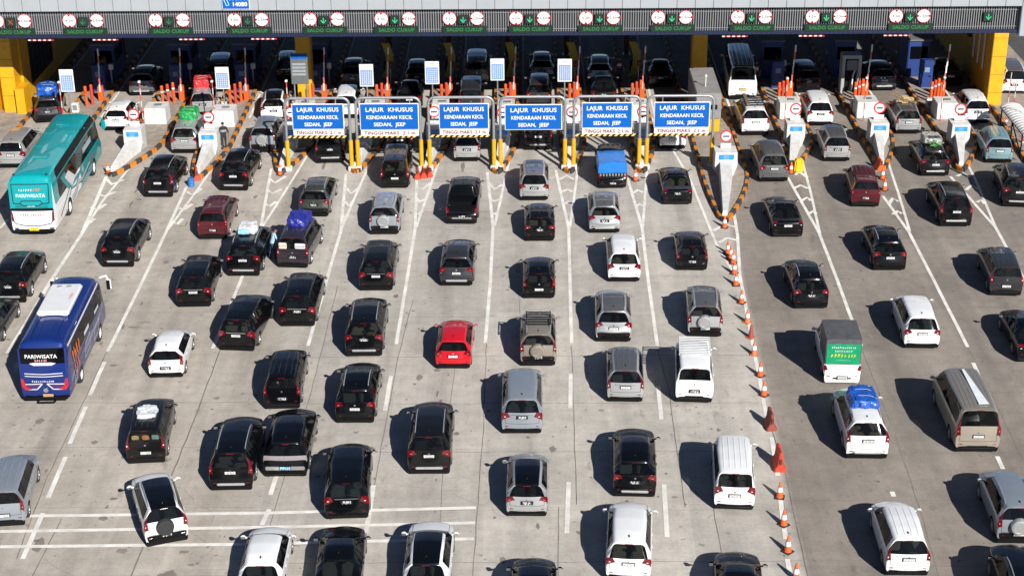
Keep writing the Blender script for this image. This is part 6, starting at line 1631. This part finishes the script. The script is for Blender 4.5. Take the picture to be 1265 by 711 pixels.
# ------------------------------------------------------------------ people
SKIN = mat('skin', (.30, .17, .11), .6); HAIR = mat('hair_black', (.012, .010, .009), .6)
def person(loc, rz, label, shirt, trousers, lean=0.0, arms=((.32, .10, .85), (.32, .10, .85)), vest=None, cap=None, step=.12):
    """arms: left and right hand (side, forward, height)"""
    def lz(x, y, z):                       # lean forward above the hips
        if z > .92: return (x, y+math.sin(lean)*(z-.92), .92+math.cos(lean)*(z-.92))
        return (x, y, z)
    J = {}; V = []; E = []; Rd = []
    def v(n, p, r, par=None):
        J[n] = len(V); V.append(lz(*p)); Rd.append(r)
        if par: E.append((J[par], J[n]))
    v('pelvis', (0, 0, .95), (.16, .12)); v('waist', (0, 0, 1.10), (.145, .105), 'pelvis'); v('chest', (0, .01, 1.30), (.175, .12), 'waist'); v('collar', (0, 0, 1.45), (.10, .08), 'chest'); v('neck', (0, .01, 1.52), (.055, .055), 'collar')
    v('chin', (0, .025, 1.57), (.068, .075), 'neck'); v('head', (0, .02, 1.66), (.08, .098), 'chin'); v('crown', (0, .005, 1.73), (.062, .075), 'head')
    for s, nm, hd in ((-1, 'l', arms[0]), (1, 'r', arms[1])):
        v('sh'+nm, (s*.19, 0, 1.42), (.062, .062), 'collar'); sh_ = Vector((s*.19, 0, 1.42)); hand = Vector((s*hd[0], hd[1], hd[2]))
        mid = (sh_+hand)/2+Vector((s*.05, -.07, -.04)); v('el'+nm, mid[:], (.045, .045), 'sh'+nm); v('wr'+nm, hand[:], (.031, .031), 'el'+nm)
        d = (hand-mid).normalized(); v('pa'+nm, (hand+d*.08)[:], (.034, .024), 'wr'+nm)
        side = Vector((0, 1, 0)).cross(d).normalized() if abs(d.y) < .9 else Vector((1, 0, 0))
        for k in range(4):
            f0 = hand+d*.10+side*(.018*(k-1.5)); v('f%d' % k+nm, f0[:], (.010, .010), 'pa'+nm); v('g%d' % k+nm, (f0+d*(.055+.012*(1.5-abs(k-1.5)))+Vector((0, .012, 0)))[:], (.008, .008), 'f%d' % k+nm)
        v('t0'+nm, (hand+d*.04+side*.035)[:], (.011, .011), 'pa'+nm); v('t1'+nm, (hand+d*.075+side*.055)[:], (.009, .009), 't0'+nm)
        v('hip'+nm, (s*.095, 0, .88), (.095, .10), 'pelvis'); v('kn'+nm, (s*.11, s*step*.4+.02, .50), (.065, .07), 'hip'+nm); v('an'+nm, (s*.115, s*step-.03, .10), (.045, .05), 'kn'+nm); v('to'+nm, (s*.13, s*step+.13, .045), (.042, .034), 'an'+nm)
    me = bpy.data.meshes.new('body'); me.from_pydata(V, E, []); ob = bpy.data.objects.new('tmp', me); COL.objects.link(ob)
    ob.modifiers.new('s', 'SKIN'); 
    for i, r in enumerate(Rd): me.skin_vertices[0].data[i].radius = r
    me.skin_vertices[0].data[0].use_root = True
    md = ob.modifiers.new('u', 'SUBSURF'); md.levels = 2; bpy.context.view_layer.update()
    ev = bpy.data.meshes.new_from_object(ob.evaluated_get(bpy.context.evaluated_depsgraph_get())); bpy.data.objects.remove(ob)
    ev.materials.clear()
    neck = Vector(V[J['neck']]); wr = [Vector(V[J['wr'+k]]) for k in 'lr']; el = [Vector(V[J['el'+k]]) for k in 'lr']
    mi = []
    for p_ in ev.polygons:
        c = p_.center
        arm = min((c-w_).length for w_ in wr) < .17 or min((c-(w_+e_)/2).length for w_, e_ in zip(wr, el)) < .11
        up = (c-neck).length < .045 or (c.z > neck.z+.0 and (c-neck).length < .32 and c.z > lz(0, 0, 1.50)[2])
        mi.append(3 if c.z < .09 else (0 if up or arm else (2 if c.z < .95 else 1)))
    for m_ in (SKIN, shirt, trousers, BLK): ev.materials.append(m_)
    ev.polygons.foreach_set('material_index', mi); ev.polygons.foreach_set('use_smooth', [True]*len(mi))
    root = thing('person', label, 'person', loc, rz)
    put('body', ev, [SKIN, shirt, trousers, BLK], root)
    hd = Vector(V[J['head']]); m = MB()
    n_, k_ = 14, 7; vs = []
    for j in range(k_+1):
        t = math.pi*.56*j/k_
        for i in range(n_):
            a = 2*math.pi*i/n_; back = .5-.5*math.sin(a); tt = t*(.62+.42*back)
            vs.append((hd.x+.098*math.sin(tt)*math.cos(a), hd.y-.012+.116*math.sin(tt)*math.sin(a), hd.z+.012+.105*math.cos(tt)))
    m.add(vs, [(j*n_+i, (j+1)*n_+i, (j+1)*n_+(i+1) % n_, j*n_+(i+1) % n_) for j in range(k_) for i in range(n_)]); m.build('hair' if not cap else 'cap', cap or HAIR, root)
    m = MB()
    for s in (-1, 1): m.lathe([(.0, -.004), (.011, 0), (.0, .006)], 8, 0, 'Y', (hd.x+s*.032, hd.y+.090, hd.z+.0))
    m.build('eyes', BLK, root)
    m = MB(); m.add([(hd.x-.014, hd.y+.088, hd.z-.045), (hd.x+.014, hd.y+.088, hd.z-.045), (hd.x, hd.y+.115, hd.z-.04), (hd.x, hd.y+.09, hd.z+.005)], [(0, 1, 2), (0, 2, 3), (1, 3, 2)]); m.box((hd.x, hd.y+.088, hd.z-.07), (.045, .012, .008))
    for s in (-1, 1): m.box((hd.x+s*.088, hd.y, hd.z-.01), (.02, .04, .06), 0, .008)
    m.build('face', SKIN, root)
    if vest:
        m = MB(); n_ = 16; vs = []
        for z in (1.02, 1.15, 1.30, 1.40):
            for i in range(n_):
                a = 2*math.pi*i/n_; wx = .185 if z < 1.35 else .15; vs.append(lz(wx*math.cos(a)*1.05, .135*math.sin(a)+.01, z))
        m.add(vs, [(j*n_+i, j*n_+(i+1) % n_, (j+1)*n_+(i+1) % n_, (j+1)*n_+i) for j in range(3) for i in range(n_)], 0)
        for j, f in enumerate(m.f): m.m[j] = 1 if n_ <= j < 2*n_ else 0
        m.build('vest', vest, root)
    return root
CLB = mat('cloth_black', (.015, .016, .018), .85); CLN = mat('cloth_navy', (.02, .03, .06), .85); CLS = mat('cloth_blue_white', (.28, .42, .66), .8, var=.6, scale=14)
person(at(337, 320), R(-60), 'person in a blue and white shirt leaning at the purple-black minivan', CLS, CLN, lean=.32, arms=((.22, .42, 1.12), (.22, .40, 1.05)))
person(at(277.5, 184, .16), R(20), 'person in dark uniform standing beside a concrete nose', CLB, CLB, lean=.02, vest=[CLB, mat('patch_grey', (.2, .22, .24), .7)], cap=CLB)
person(Vector((at_y(765, 113.0, 1.3), 113.0, .16)), R(200), 'person in a red and white vest in shade left of the inner column', CLN, CLN, vest=[mat('vest_red', (.45, .04, .03), .7), WHT])
person(Vector((at_y(934, 112.0, 1.3), 112.0, .16)), R(150), 'person in an orange vest by the blue machine right of the microbus', CLN, CLN, vest=[mat('vest_orange', (.5, .12, .03), .7), WHT])
